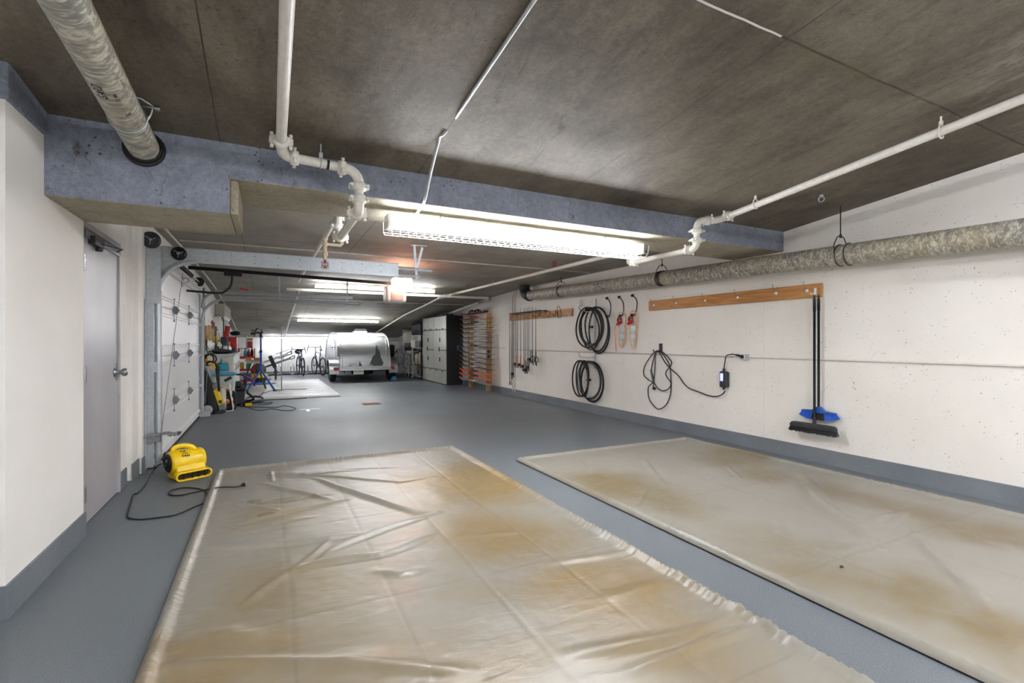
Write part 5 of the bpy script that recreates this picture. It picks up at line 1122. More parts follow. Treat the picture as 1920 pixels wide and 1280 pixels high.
# fenders, wheels, lights
for s, xa, xb in ((-1, 1.70, 1.98), (1, 3.50, 3.78)):
    fp = [(15.60+.50*(1-math.cos(a)), .36+.38*math.sin(a)**.75) for a in [PI*i/16 for i in range(17)]]
    b = MB(); k = len(fp); vs = [(x, y, z) for x in (xa, xb) for y, z in fp]; b.add(vs, [(i, i+1, k+i+1, k+i) for i in range(k-1)], True)
    inn = [(y, z-.02) for y, z in fp]; vs2 = [(x, y, z) for x in (xa, xb) for y, z in inn]; b.add(vs2, [(i, i+1, k+i+1, k+i) for i in range(k-1)], True)
    ed = xa if s < 0 else xb; b.add([(ed, y, z) for y, z in fp]+[(ed, 16.1+(y-16.1)*.80, .36+(z-.36)*.80) for y, z in fp], [(i, i+1, k+i+1, k+i) for i in range(k-1)])
    b.add([(xa, 15.60, .25), (xb, 15.60, .25), (xb, 15.60, .40), (xa, 15.60, .40), (xa, 15.62, .25), (xb, 15.62, .25), (xb, 15.62, .40), (xa, 15.62, .40)], [(0, 1, 2, 3), (4, 7, 6, 5), (0, 4, 5, 1), (0, 3, 7, 4), (1, 5, 6, 2)])
    b.build('fender', MT['steel'], TR)
    cx = (xa+xb)/2; b = MB(); b.lathe([(.16, -.09), (.25, -.095), (.285, -.07), (.29, 0), (.285, .07), (.25, .095), (.16, .09)], (cx, 16.1, .291), (1, 0, 0), 32); wh = b.build('wheel_tyre', MT['tyre'], TR)
    b = MB(); b.lathe([(.001, .04), (.05, .05), (.08, .03), (.15, .05), (.17, .085)], (cx, 16.1, .291), (s, 0, 0), 24); b.build('wheel_rim', MT['alu'], wh)
    rx = 1.86 if s < 0 else 3.56; MB().box(rx-.06+(.02 if s < 0 else 0), rx+.10, 15.55, 15.60, .36, .46).build('tail_light', MT['red'], TR, bev=.008)
# side door with window on the left side
b = MB(); b.prism([(16.35, .62), (16.35, 1.25), (16.6, 1.42), (17.3, 1.42), (17.45, 1.2), (17.45, .62)], (1.965, 0, 0), (0, 1, 0), (0, 0, 1), (.02, 0, 0)); dr = b.build('side_door', MT['alu'], TR, bev=.006)
b = MB(); b.prism([(16.5, 1.0), (16.5, 1.2), (16.65, 1.33), (17.2, 1.33), (17.3, 1.2), (17.3, 1.0)], (1.955, 0, 0), (0, 1, 0), (0, 0, 1), (.012, 0, 0)); b.build('door_window', simple('dark_glass', '#303848', .05, coat=.5), dr)
b = MB(); b.box(1.955, 1.975, 15.75, 15.95, .78, 1.12); b.build('side_panel', simple('slate_panel', '#5a6172', .3), TR, bev=.004)
b = MB(); b.prism([(2.60, 1.548), (3.06, 1.548), (3.04, 1.60), (2.63, 1.60)], (0, 16.9, 0), (1, 0, 0), (0, 0, 1), (0, .5, 0)); vv = b.build('roof_vent', MT['white'], TR, bev=.008)
b = MB(); b.prism([(2.60, 1.602), (3.06, 1.602), (3.02, 1.68), (2.66, 1.68)], (0, 16.93, 0), (1, 0, 0), (0, 0, 1), (0, .45, 0)); b.build('vent_lid', MT['dark'], vv)
b = MB(); b.bar((2.4, 19.4, .37), (2.75, 20.2, .37), .06, .06); b.bar((3.1, 19.4, .37), (2.75, 20.2, .37), .06, .06); b.cyl((2.75, 20.15, .0), (2.75, 20.15, .45), .025, 10); b.build('tow_bar', MT['blackmet'], TR)
b = MB(); p = AZ(733, 709, 0); b.prism([(-.1, 0), (.1, 0), (.06, .12), (-.02, .12)], (3.68, 15.72, 0), (1, 0, 0), (0, 0, 1), (0, .12, 0)); b.build('wheel_chock', MT['lblue'], label='small light blue wheel chock behind the right trailer wheel', cat='wheel chock', bev=.01)
# ================================================================ bicycles
def bicycle(rear, front, label, hb=1.02, bag=False):
    rear, front = PV(rear), PV(front); d = (front-rear); d.z = 0; L = d.length; d.normalize(); side = PV((d.y, -d.x, 0))
    R = thing('bicycle', label, 'bicycle', ((rear.x+front.x)/2, (rear.y+front.y)/2, 0))
    rr = .335; rc = PV((rear.x, rear.y, rr)); fc = PV((front.x, front.y, rr)); ax = side
    for c in (rc, fc):
        b = MB(); b.torus(c, rr-.018, .020, ax, 44, 8); w_ = b.build('wheel_tyre', MT['tyre'], R)
        b = MB(); b.torus(c, rr-.045, .010, ax, 44, 6); b.lathe([(.001, -.05), (.02, -.04), (.015, 0), (.02, .04), (.001, .05)], c, ax, 10)
        u = d; z_ = PV((0, 0, 1))
        for k in range(16): a = 2*PI*k/16; b.tube([c+(u*math.cos(a+.3)+z_*math.sin(a+.3))*.02, c+(u*math.cos(a)+z_*math.sin(a))*(rr-.045)], .0015, 4, smooth=False)
        b.build('rim_and_spokes', MT['dark'], w_)
    U = lambda f, z, s=0: rear*1+d*f+PV((0, 0, z))+side*s
    rear.z = 0
    bb = U(.42, .28); st = U(.29, .80); ht = U(L-.17, .86); hl = U(L-.12, .72); seat = U(.25, .93)
    b = MB()
    for p, q, r in ((bb, st, .016), (st, ht, .017), (bb, hl, .021), (ht, hl, .020), (st, seat, .013)): b.tube([p, q], r, 8)
    for s in (-.055, .055): b.tube([rc+side*s, bb+side*s*.5], .010, 6); b.tube([rc+side*s, st+side*s*.3], .008, 6)
    b.build('frame', simple('slate_blue_frame', '#3c4660', .35, coat=.4), R)
    b = MB()
    for s in (-.05, .05): b.tube([fc+side*s, hl+side*s*.9-PV((0, 0, .02)), hl], .011, 6)
    b.build('fork', MT['black'], R)
    b = MB(); st_ = ht+d*.06+PV((0, 0, hb-.86)); b.tube([ht, ht+PV((0, 0, .08)), st_], .014, 8)
    wid = .22; b.tube([st_-side*wid, st_+side*wid], .013, 8)
    for s in (-1, 1): b.tube(cr([st_+side*wid*s, st_+side*(wid+.01)*s+d*.07+PV((0, 0, 0.01)), st_+side*(wid+.03)*s+d*.10-PV((0, 0, .07)), st_+side*(wid+.05)*s+d*.03-PV((0, 0, .14))], 5), .014, 8); b.tube([st_+side*(wid+.01)*s+d*.08, st_+side*(wid-.01)*s+d*.10+PV((0, 0, .10))], .014, 6)
    b.build('drop_handlebar', MT['black'], R)
    b = MB(); b.sphere(seat+PV((0, 0, .02)), .06, 10, (.9, 1.8, .4)); b.build('saddle', MT['black'], R)
    b = MB(); b.torus(bb+side*.05, .085, .006, ax, 24, 5)
    for s in (1, -1): b.bar(bb+side*.06*s, bb+side*.07*s+(d*.12+PV((0, 0, -.12)))*s, .018, .012); b.obox(bb+side*.11*s+(d*.12+PV((0, 0, -.12)))*s, (.08, .06, .015))
    b.build('crankset', MT['blackmet'], R)
    b = MB(); b.lathe([(.001, 0), (.055, 0), (.04, .03), (.001, .03)], rc+side*.02, ax, 16); b.bar(rc+side*.05, rc+side*.05+PV((0, 0, -.12)), .02, .02); b.build('rear_cassette', MT['steel'], R)
    if bag:
        c = st_+d*.06-PV((0, 0, .09)); b = MB(); b.sphere(c, .11, 14, (1.25, .8, .85)); g_ = b.build('handlebar_bag', simple('slate_bag', '#3a4152', .6), R); b = MB(); b.box(c.x-.05, c.x+.05, c.y-.10, c.y-.085, c.z-.01, c.z+.012); b.build('reflective_stripe', MT['white'], g_)
        b = MB(); b.obox(U(.5, .62), (.05, .40, .22)); b.build('frame_bag', simple('slate_bag2', '#4a5468', .6), R, bev=.02)
bicycle((1.83, 18.9, 0), (1.62, 19.88, 0), 'drop-bar bicycle nearest the trailer standing in the floor rack', 1.03)
bicycle((1.17, 18.97, 0), (1.06, 19.95, 0), 'drop-bar bicycle with a handlebar bag, left of the other bicycle', .96, True)
BR = thing('bicycle_rack', 'low black floor rack with pairs of pale upright hoops under the bicycles', 'rack', (1.0, 19.9, 0))
b = MB(); b.box(.05, 2.35, 19.85, 19.93, 0, .05); b.box(.05, .12, 19.5, 20.3, 0, .04); b.box(2.28, 2.35, 19.5, 20.3, 0, .04); b.build('base_rail', MT['black'], BR)
for x in (.40, .86, 1.34, 1.90):
    b = MB(); 
    for dx in (-.055, .055): b.tube(cr([(x+dx, 19.72, .03), (x+dx, 19.74, .30), (x+dx, 19.89, .38), (x+dx, 20.04, .30), (x+dx, 20.06, .03)], 5), .013, 6)
    b.bar((x-.055, 19.72, .05), (x+.055, 19.72, .05), .02, .02); b.bar((x-.055, 19.89, .38), (x+.055, 19.89, .38), .02, .02); b.bar((x, 19.72, .04), (x, 20.06, .04), .04, .02); b.build('wheel_hoop', MT['alu'], BR)
MB().prism([(0, 0), (.12, 0), (.12, .03), (0, .03)], AY(594, 647, YB-.012), (1, 0, 0), (0, 0, 1), (0, .01, 0)).build('wall_label', MT['lgrey'], label='tiny pale plate on the back wall above the bicycles', cat='plate')
# ================================================================ hitch rack (folded tray rack)
HR = thing('tray_bike_rack', 'tilted grey two-tray hitch bike rack standing behind the blue stand', 'bike rack', (.3, 18.0, 0))
Yh = 17.9
def hp(u, v, dy=0): return AY(u, v, Yh+dy)
for (u0, v0, u1, v1), dy in (((489, 681, 540, 663), 0), ((489, 691, 545, 671), .12)):
    a, c = hp(u0, v0, dy), hp(u1, v1, dy); b = MB(); b.bar(a, c, .17, .06); b.build('tray', MT['lgrey'] if dy == 0 else MT['grey'], HR, bev=.02)
    b = MB(); dd = (c-a).normalized(); cc = c-dd*.05
    b.tube(cr([cc+PV((0, -.09, .03)), c+dd*.10+PV((0, -.08, .05)), c+dd*.13, c+dd*.10+PV((0, .08, -.05)), cc+PV((0, .09, -.03))], 5), .014, 6); b.tube([cc-dd*.35+PV((0, -.05, .13)), c+dd*.06+PV((0, -.05, .13))], .010, 6); b.cyl(cc-dd*.2+PV((0, -.05, .04)), cc-dd*.2+PV((0, -.05, .16)), .01, 6)
    b.build('wheel_ratchet', MT['dark'], HR)
b = MB(); a, c = hp(506, 667, -.08), hp(516, 689, -.08); b.bar(a, c, .12, .12, (0, 1, 0)); b.build('center_frame', MT['black'], HR, bev=.015)
b = MB(); e = hp(517, 697, -.08); b.bar(c, e, .07, .07, (0, 1, 0)); b.bar((e.x, e.y, e.z), (e.x, e.y, 0), .06, .06); b.torus(e, .05, .012, (0, 1, 0), 16, 6); b.build('hitch_shank', MT['dark'], HR)
b = MB(); f = hp(496, 691, .1); b.bar((f.x, f.y, f.z), (f.x, f.y, 0), .04, .04); b.box(f.x-.2, f.x+.2, f.y-.15, f.y+.15, 0, .02); b.build('support_foot', MT['dark'], HR)
# ================================================================ blue repair stand
RS = thing('bike_repair_stand', 'blue bicycle repair stand with splayed legs and a black clamp head', 'stand', (-.15, 13.8, 0))
f1 = AZ(463, 733, .03); f2 = AZ(515, 732, .03); Ys = (f1.y+f2.y)/2
hub = AY(489, 693, Ys+.35); topp = AY(491, 622, Ys+.35)
b = MB(); b.tube([hub+PV((0, 0, -.05)), PV((hub.x, hub.y, 1.02))], .026, 12); b.build('lower_post', MT['blue'], RS)
b = MB(); b.tube([PV((hub.x, hub.y, 1.0)), PV((hub.x, hub.y, topp.z))], .020, 12); b.build('upper_post', MT['blue'], RS)
for f in (f1, f2):
    b = MB(); b.tube([hub, f+PV((0, 0, .012))], .026, 10); b.build('leg', MT['blue'], RS)
    b = MB(); b.sphere(f, .038, 10, (1.2, 1, .75)); b.build('foot', MT['navy'], RS)
b = MB(); b.tube([PV((hub.x-.02, hub.y, .98)), PV((hub.x-.05, hub.y, .98))], .012, 8); b.lathe([(.026, -.03), (.033, -.03), (.033, .03), (.026, .03)], (hub.x, hub.y, 1.0), (0, 0, 1), 14); b.build('collar', MT['black'], RS)
z = topp.z; b = MB(); b.cyl((hub.x, hub.y, z-.14), (hub.x, hub.y, z-.01), .034, 12); b.build('head_sleeve', MT['black'], RS)
b = MB(); b.bar((hub.x+.05, hub.y, z-.02), (hub.x-.22, hub.y, z-.03), .05, .045); b.bar((hub.x-.12, hub.y, z-.06), (hub.x-.23, hub.y, z-.06), .05, .03); b.bar((hub.x-.10, hub.y, z+.02), (hub.x-.21, hub.y, z+.035), .05, .03); b.tube([(hub.x-.12, hub.y, z), (hub.x-.10, hub.y, z+.07), (hub.x-.06, hub.y, z+.09)], .016, 6); b.tube([(hub.x+.03, hub.y, z), (hub.x+.0, hub.y, z+.07)], .014, 6); b.cyl((hub.x-.14, hub.y, z-.05), (hub.x-.14, hub.y, z-.13), .012, 6); b.build('clamp_head', MT['black'], RS)
# ================================================================ floor lamp
pb = AZ(528, 733, 0); FL = thing('floor_lamp', 'slim metal floor lamp with a wide pale bowl shade beside the blue stand', 'lamp', (pb.x, pb.y, 0))
b = MB(); b.tube([(pb.x, pb.y, .02), (pb.x, pb.y, 1.60)], .012, 10); b.build('pole', MT['steel'], FL)
b = MB(); b.lathe([(.001, .0), (.14, .0), (.14, .015), (.02, .028), (.001, .03)], (pb.x, pb.y, 0.002), (0, 0, 1), 28); b.build('base', MT['steel'], FL)
tp = PV((pb.x, pb.y, 1.60)); b = MB(); b.cyl(tp+PV((-.05, 0, .0)), tp+PV((.03, 0, .05)), .03, 12, .03); b.sphere(tp+PV((.0, 0, .03)), .035, 10); b.build('socket', MT['steel'], FL)
b = MB(); ax_ = PV((-.45, 0, -.9)).normalized(); b.lathe([(.03, 0), (.08, .02), (.14, .06), (.17, .11), (.166, .11), (.135, .065), (.078, .026), (.03, .006)], tp+PV((-.09, 0, -.0)), ax_, 28); b.build('shade', MT['beige'], FL)
# ================================================================ left clutter
def WL(u, v, off=0): return AX(u, v, XL+off)
# split-type wall unit
A_ = thing('wall_air_conditioner', 'white boxy air unit mounted high on the left wall under the sloping ceiling', 'air unit', (-.95, 13.9, 1.78))
MB().box(-1.05, -.86, 12.9, 15.0, 1.84, 2.12).build('unit_body', MT['beige'], A_, bev=.02, seg=3)
MB().prism([(-1.04, 1.84), (-.86, 1.84), (-.90, 1.775), (-1.04, 1.79)], (0, 12.92, 0), (1, 0, 0), (0, 0, 1), (0, 2.06, 0)).build('air_outlet', MT['wplastic'], A_)
# pipe and hose on the wall
x_ = XL+.05; pH = AX(382, 600, x_); yh = pH.y
b = MB(); b.tube([(x_, yh, 2.2), (x_, yh, 1.42)], .018, 8); b.build('water_pipe', simple('blue_grey_pipe', '#6f8390', .4), label='blue-grey vertical pipe on the left wall above the green hose', cat='pipe')
b = MB(); b.cyl((x_, yh, 1.40), (x_, yh, 1.17), .020, 8); b.cyl((x_, yh, 1.34), (x_+.06, yh-.03, 1.34), .012, 8); b.torus((x_+.07, yh-.03, 1.34), .03, .006, (1, 0, 0), 16, 6); b.build('brass_valve', simple('brass', '#b98d4a', .3, .8), label='brass valve where the pipe meets the green hose', cat='valve')
b = MB(); b.tube(cr([(x_, yh, 1.17), (x_+.01, yh, .9), (x_-.0, yh-.06, .6), (x_+.03, yh+.05, .35), (x_+.02, yh+.1, .10), (x_+.05, yh+.15, .02)], 6), .014, 8); b.build('garden_hose', MT['green'], label='green garden hose hanging down the left wall from the brass valve', cat='hose')
b = MB(); b.tube(cr([WL(384, 640, .06), WL(390, 652, .06), WL(396, 668, .08)], 6), .005, 6); b.build('cable', MT['cord'], label='thin black cable sloping across the wall beside the hose', cat='cable')
# gloves / tools on the wall
def slab(u0, v0, u1, v1, off, th, m, name, label, cat, bev=.01, seed=None, parent=None):
    a, c = WL(u0, v0, off), WL(u1, v1, off); b = MB(); b.box(XL+off, XL+off+th, min(a.y, c.y), max(a.y, c.y), min(a.z, c.z), max(a.z, c.z)); return b.build(name, m, parent, label=label, cat=cat, bev=bev)
AP = thing('leather_apron', 'brown leather work apron hanging on the left wall beside the pipe', 'apron', tuple(WL(392, 637, .05)))
for k, (u0, v0, u1, v1) in enumerate(((385, 610, 389.5, 635), (389, 609, 393, 636), (392.5, 610, 397, 634), (396, 612, 399.5, 639))):
    a, c = WL(u0, v0, .05), WL(u1, v1, .05); b = MB(); b.prism([(a.y, a.z), (c.y, a.z+.01*(k % 2)), (c.y+.04, c.z-.01*k), ((a.y+c.y)/2, c.z-.03), (a.y+.02, c.z)], (XL+.04+.015*(k % 2), 0, 0), (0, 1, 0), (0, 0, 1), (.03, 0, 0)); b.build('leather_panel', MT['brownbag'], AP, bev=.012)
a, c = WL(387, 637, .03), WL(403, 656, .03)
CS = thing('cloth_towel', 'white cloth hanging below the brown apron on the left wall', 'cloth', (XL+.05, (a.y+c.y)/2, c.z)); b = MB(); N = 26; vs = []
for i in range(N+1):
    y = a.y+(c.y-a.y)*i/N; o = XL+.05+.02*math.sin(i*1.3)
    vs += [(o, y, a.z), (o+.01*math.sin(i*.9), y, c.z+.02*math.sin(i*.5))]
b.add(vs, [(2*i, 2*i+1, 2*i+3, 2*i+2) for i in range(N)], True); o = b.build('cloth_sheet', MT['white'], CS); o.modifiers.new('solid', 'SOLIDIFY').thickness = .006
tools = [(398, 601, 400, 616, MT['redrust'], 'dark red tool handle hanging highest on the left wall'), (401, 604, 402, 630, MT['redrust'], 'long dark red handled tool hanging on the left wall'), (402.5, 614, 404, 640, MT['dark'], 'dark tool hanging on the left wall beside the red handles'), (405, 612, 409, 619, MT['black'], 'black cordless tool hanging near the beige column'), (404.5, 618, 406, 642, MT['navy'], 'navy handled tool hanging under the black cordless tool')]
for (u0, v0, u1, v1, m, lb) in tools:
    a, c = WL(u0, v0, .08), WL(u1, v1, .08); T = thing('hand_tool', lb, 'tool', (a.x, a.y, c.z))
    b = MB(); b.tube([PV((a.x, a.y, a.z)), PV((a.x, a.y, (a.z+c.z)/2))], [.018, .022], 8); b.build('tool_grip', m, T)
    b = MB(); b.tube([PV((a.x, a.y, (a.z+c.z)/2)), PV((a.x, c.y, c.z))], [.010, .012], 6); b.bar((a.x, a.y-.04, c.z+.01), (a.x, a.y+.05, c.z+.01), .02, .03); b.build('tool_head', MT['dark'], T)
    b = MB(); b.cyl((XL, a.y, a.z-.01), (a.x, a.y, a.z-.01), .004, 6); b.build('hanging_peg', MT['steel'], T)
slab(405.5, 640, 412.5, 654, .02, .16, MT['lblue'], 'wall_holder', 'light blue box holder on the left wall with tubes standing in it', 'holder')
for k, (u, c_) in enumerate(((406.5, '#c9c330'), (408.3, '#d8d8d4'), (410, '#c03038'), (411.5, '#e8e4da'))):
    p = WL(u, 640, .1); b = MB(); b.lathe([(.001, -.05), (.026, -.05), (.026, .12), (.008, .14), (.004, .19), (.001, .19)], p, (0, 0, 1), 12); b.build('caulk_tube', simple('tube_colour_%s' % 'abcd'[k], c_, .4), label=['yellow-green tube', 'pale grey tube', 'red tube', 'white tube'][k] + ' standing in the light blue wall holder', cat='tube')
# utility cabinet with dustpan
cx0, cx1, cy0, cy1 = -1.03, -.575, 11.0, 13.3
UC = thing('utility_cabinet', 'white utility counter cabinet against the left wall with a dustpan on its side', 'cabinet', ((cx0+cx1)/2, (cy0+cy1)/2, 0))
MB().box(cx0, cx1-.02, cy0+.02, cy1, .08, .97).build('carcass', MT['beige'], UC)
b = MB()
for (a, c, z0, z1) in ((cx0, cx0+.07, .08, .97), (cx1-.09, cx1-.02, .08, .97), (cx0+.07, cx1-.09, .85, .97), (cx0+.07, cx1-.09, .08, .2)): b.box(a, c, cy0, cy0+.02, z0, z1)
b.build('side_frame', MT['beige'], UC)
MB().box(cx0-.01, cx1+.02, cy0-.03, cy1+.02, .97, 1.005).build('countertop', MT['lgrey'], UC, bev=.004)
MB().box(cx0, cx1-.04, cy0+.03, cy1, 0, .08).build('plinth', MT['dark'], UC)
for k in range(3):
    ya_ = cy0+.03+k*.75; d = MB().box(cx1-.02, cx1, ya_, ya_+.72, .10, .95).build('door', MT['white'], UC, bev=.005)
    b = MB(); b.tube([(cx1, ya_+.09, .80), (cx1+.03, ya_+.09, .80), (cx1+.03, ya_+.09, .68), (cx1, ya_+.09, .68)], .006, 6); b.build('handle', MT['blackmet'], d)
DP = thing('dustpan', 'teal dustpan hanging on the side of the white utility cabinet', 'dustpan', (-.80, cy0-.03, .55))
def cb(u, v, y): return AY(u, v, y)
Yd = cy0-.02; P_ = [cb(u, v, Yd) for u, v in ((412, 682), (426, 680), (428, 694), (414, 695), (410, 690))]
b = MB(); b.prism([(p.x, p.z) for p in P_], (0, Yd-.05, 0), (1, 0, 0), (0, 0, 1), (0, .05, 0)); b.build('pan', MT['teal'], DP, bev=.015)
b = MB(); a, c = cb(415, 672, Yd-.02), cb(416.5, 683, Yd-.02); b.tube([a, c], [.014, .024], 8); b.build('handle', MT['teal'], DP)
b = MB(); a, c = cb(409, 681, Yd), cb(414, 694, Yd); b.prism([(a.x, a.z), (c.x-.01, a.z), (c.x, c.z), (a.x+.03, c.z)], (0, Yd+.0, 0), (1, 0, 0), (0, 0, 1), (0, .018, 0)); b.build('brush', MT['black'], DP)
TT = thing('storage_tote', 'translucent white storage tote with a light blue lid below the dustpan', 'tote', (-.74, 10.65, 0))
b = MB(); b.prism([(-.90, 0), (-.56, 0), (-.53, .62), (-.93, .62)], (0, 10.4, 0), (1, 0, 0), (0, 0, 1), (0, .45, 0)); b.build('tote_body', simple('translucent_white', '#d3dbd6', .35), TT, bev=.02)
MB().box(-.95, -.51, 10.38, 10.87, .62, .66).build('lid', MT['lblue'], TT, bev=.012)
MB().box(-.90, -.78, 10.390, 10.398, .25, .36).build('note', simple('yellow_note', '#d8e04a', .6), TT)
# things on the counter
lump('dark_jacket', 'dark folded garment lying on the near end of the white counter', 'garment', (-.80, 11.35, 1.045), .18, (1.1, 1.9, .24), simple('charcoal_cloth', '#26282c', .8), 11, .2)
lump('dark_jacket', 'dark blue cloth bundle farther along the white counter', 'garment', (-.72, 12.4, 1.06), .16, (1, 1.7, .36), MT['navy'], 12, .2)
HL = thing('bike_helmet', 'white and grey bicycle helmet on the white counter', 'helmet', (-.78, 12.0, 1.02))
b = MB(); b.sphere((-.78, 12.0, 1.09), .14, 16, (.8, 1.2, .62)); b.build('helmet_shell', MT['wplastic'], HL); b = MB()
for dx in (-.05, 0, .05): b.tube(cr([(-.78+dx, 11.84, 1.09), (-.78+dx, 11.92, 1.165), (-.78+dx, 12.05, 1.182), (-.78+dx, 12.15, 1.12)], 4), .012, 6)
b.build('vent_slots', MT['dark'], HL)
bottle(-.93, 12.25, 1.005, .06, .28, MT['wplastic'], 'white bottle on the counter behind the helmet')
bottle(-.95, 11.9, 1.005, .05, .20, MT['dark'], 'small dark bottle on the counter near the column')
bx('red_tool_chest', -.98, -.62, 12.98, 13.26, 1.008, 1.36, MT['red'], 'red metal tool chest with a yellowish logo at the end of the counter', 'tool chest', .01)
text_part('M', .13, (-.80, 12.975, 1.20), (1, 0, 0), (0, 0, 1), simple('gold_mark', '#d8b870', .5), bpy.data.objects['red_tool_chest'], 'logo_mark', bold=.004)
bx('dark_box', -.98, -.80, 12.7, 12.9, 1.008, 1.34, simple('dark_teal_box', '#1c3540', .5), 'dark teal box beside the red tool chest on the counter', 'box', .01)
b = MB(); b.lathe([(.05, 0), (.055, .25), (.06, .26)], (-.83, 12.8, 1.345), (.15, 0, 1), 16); b.lathe([(.001, .26), (.06, .26)], (-.83, 12.8, 1.345), (.15, 0, 1), 16); b.build('red_funnel', MT['red'], label='tall red cup standing on the dark teal box', cat='cup')
# mirror/rail on pilaster side
b = MB(); b.tube(cr([(XL+.13, 12.9, 1.25), (XL+.16, 12.95, 1.3), (XL+.16, 12.95, 1.75), (XL+.13, 12.9, 1.8)], 4), .012, 6); b.build('grab_handle', MT['dark'], label='dark vertical handle on the wall behind the beige column', cat='handle')
# grey shelf with binders behind chest
GS = thing('grey_shelf', 'light grey shelf unit behind the red tool chest, holding small parts', 'shelf', (-.72, 15.9, 0))
for x in (-.97, -.50): MB().box(x-.012, x+.012, 15.6, 16.2, 0, 1.42).build('side_panel', MT['lgrey'], GS)
for z in (.06, .42, .76, 1.05, 1.41): MB().box(-.97, -.50, 15.6, 16.2, z-.01, z+.01).build('shelf_board', MT['lgrey'], GS)
lump('camera_bag', 'black bag on top of the grey shelf unit', 'bag', (-.80, 15.8, 1.48), .10, (1.3, 1.2, .6), MT['black'], 14, .1)
for k in range(6):
    c_ = ['#c33b46', '#e6e6e6', '#d9a53c', '#e9e9e4', '#2b5b9a', '#b8b8b8'][k]
    MB().box(-.52, -.36, 15.62+.08*k, 15.69+.08*k, 1.065, 1.065+.18+.05*(k % 3)).build('binder', simple('binder_%s' % 'abcdef'[k], c_, .5), label=['red', 'white', 'amber', 'off-white', 'blue', 'grey'][k] + ' binder sticking out of the grey shelf', cat='binder', bev=.006)
for k in range(5):
    MB().box(-.93+.09*k, -.86+.09*k, 15.61, 15.8, .775, .775+.12+.03*(k % 2)).build('parts_bin', simple('parts_%s' % 'abcde'[k], ['#c9c9c4', '#303438', '#c03a3a', '#e2e2dd', '#3a6a9a'][k], .5), label=['light grey', 'charcoal', 'red', 'white', 'blue'][k] + ' small bin on the grey shelf', cat='bin', bev=.01)
# red tool cart
RC = thing('tool_cart', 'red wheeled tool cart beside the grey shelf, crammed with supplies', 'cart', (-.49, 15.18, 0))
rx0, rx1, ry0, ry1 = -.60, -.22, 13.75, 14.0
RX0, RX1, RY0, RY1 = -.68, -.30, 14.98, 15.38
for x in (RX0, RX1):
    for y in (RY0, RY1): MB().box(x-.012, x+.012, y-.012, y+.012, .10, 1.06).build('post', MT['red'], RC)
for z in (.16, .46, .80): 
    b = MB(); b.box(RX0, RX1, RY0, RY1, z-.008, z+.008); b.box(RX0, RX1, RY0-.006, RY0, z, z+.05); b.box(RX1, RX1+.006, RY0, RY1, z, z+.05); b.build('tray', MT['red'], RC)
b = MB(); b.bar((RX0, RY0-.01, .42), (RX1, RY0-.01, .20), .02, .012, (0, 1, 0)); b.build('cross_brace', simple('pink_brace', '#d98a92', .4), RC)
for x in (RX0, RX1): b = MB(); b.lathe([(.001, -.015), (.045, -.015), (.05, 0), (.045, .015), (.001, .015)], (x, RY0+.05, .051), (1, 0, 0), 14); b.build('caster', MT['black'], RC)
bx('supply_box', -.64, -.57, 15.00, 15.23, .812, 1.05, MT['white'], 'white box on the top tray of the red cart', 'box', .006)
bottle(-.52, 15.08, .812, .04, .26, MT['lblue'], 'light blue bottle on the top tray of the red cart')
bottle(-.43, 15.08, .812, .04, .24, MT['red'], 'red spray can on the top tray of the red cart')
bottle(-.36, 15.21, .812, .035, .30, MT['black'], 'black spray can on the top tray of the red cart')
bottle(-.47, 15.25, .812, .04, .30, MT['wplastic'], 'white spray can on the top tray of the red cart')
bx('supply_box', -.50, -.40, 15.00, 15.23, .47, .70, MT['green'], 'green carton on the middle tray of the red cart', 'box', .006)
bx('supply_box', -.64, -.55, 15.00, 15.23, .47, .68, simple('amber_carton', '#c89a3a', .5), 'amber carton on the middle tray of the red cart', 'box', .006)
bx('supply_box', -.56, -.38, 15.00, 15.28, .17, .38, MT['blue'], 'blue box on the bottom tray of the red cart', 'box', .006)
# work table
WT = thing('folding_work_table', 'folding work table with pale wooden jaws and dark angled legs', 'work table', (-.28, 14.3, 0))
b = MB(); b.box(-.50, -.10, 14.1, 14.26, .74, .775); b.build('jaw_board', MT['ply'], WT); b = MB(); b.box(-.50, -.10, 14.34, 14.50, .74, .775); b.build('jaw_board', MT['ply'], WT)
b = MB(); b.box(-.47, -.13, 14.12, 14.48, .69, .735); b.build('table_frame', MT['lgrey'], WT)
for s, (x0_, x1_) in enumerate(((-.36, -.58), (-.24, -.02))):
    for y in (14.15, 14.45): b = MB(); b.bar((x0_, y, .70), (x1_, y, .012), .035, .045, (0, 1, 0)); b.build('leg', MT['dark'], WT)
for k, x in enumerate((-.47, -.27)): MB().box(x, x+.12, 14.13, 14.23, .777, .83).build('wood_block', MT['wood'], label=('left wooden block on the folding work table', 'right wooden block on the folding work table')[k], cat='wood block', bev=.005)
# shop vac under / behind
SV = thing('shop_vacuum', 'black canister vacuum with a yellow band behind the folding table legs', 'vacuum', (-.22, 16.3, 0))
b = MB(); b.lathe([(.001, .03), (.19, .03), (.21, .10), (.21, .38), (.001, .38)], (-.22, 16.3, 0), (0, 0, 1), 24); b.build('tank', MT['black'], SV)
b = MB(); b.lathe([(.212, .18), (.214, .30)], (-.22, 16.3, 0), (0, 0, 1), 24); b.build('yellow_band', MT['yellow'], SV)
b = MB(); b.lathe([(.21, .38), (.2, .45), (.14, .56), (.001, .60)], (-.22, 16.3, 0), (0, 0, 1), 24); b.build('motor_head', MT['dark'], SV)
lump('blue_tarp', 'crumpled blue tarp on the floor beneath the folding table', 'tarp', (-.25, 15.7, .03), .32, (1.4, .5, .14), MT['blue'], 16, .3)
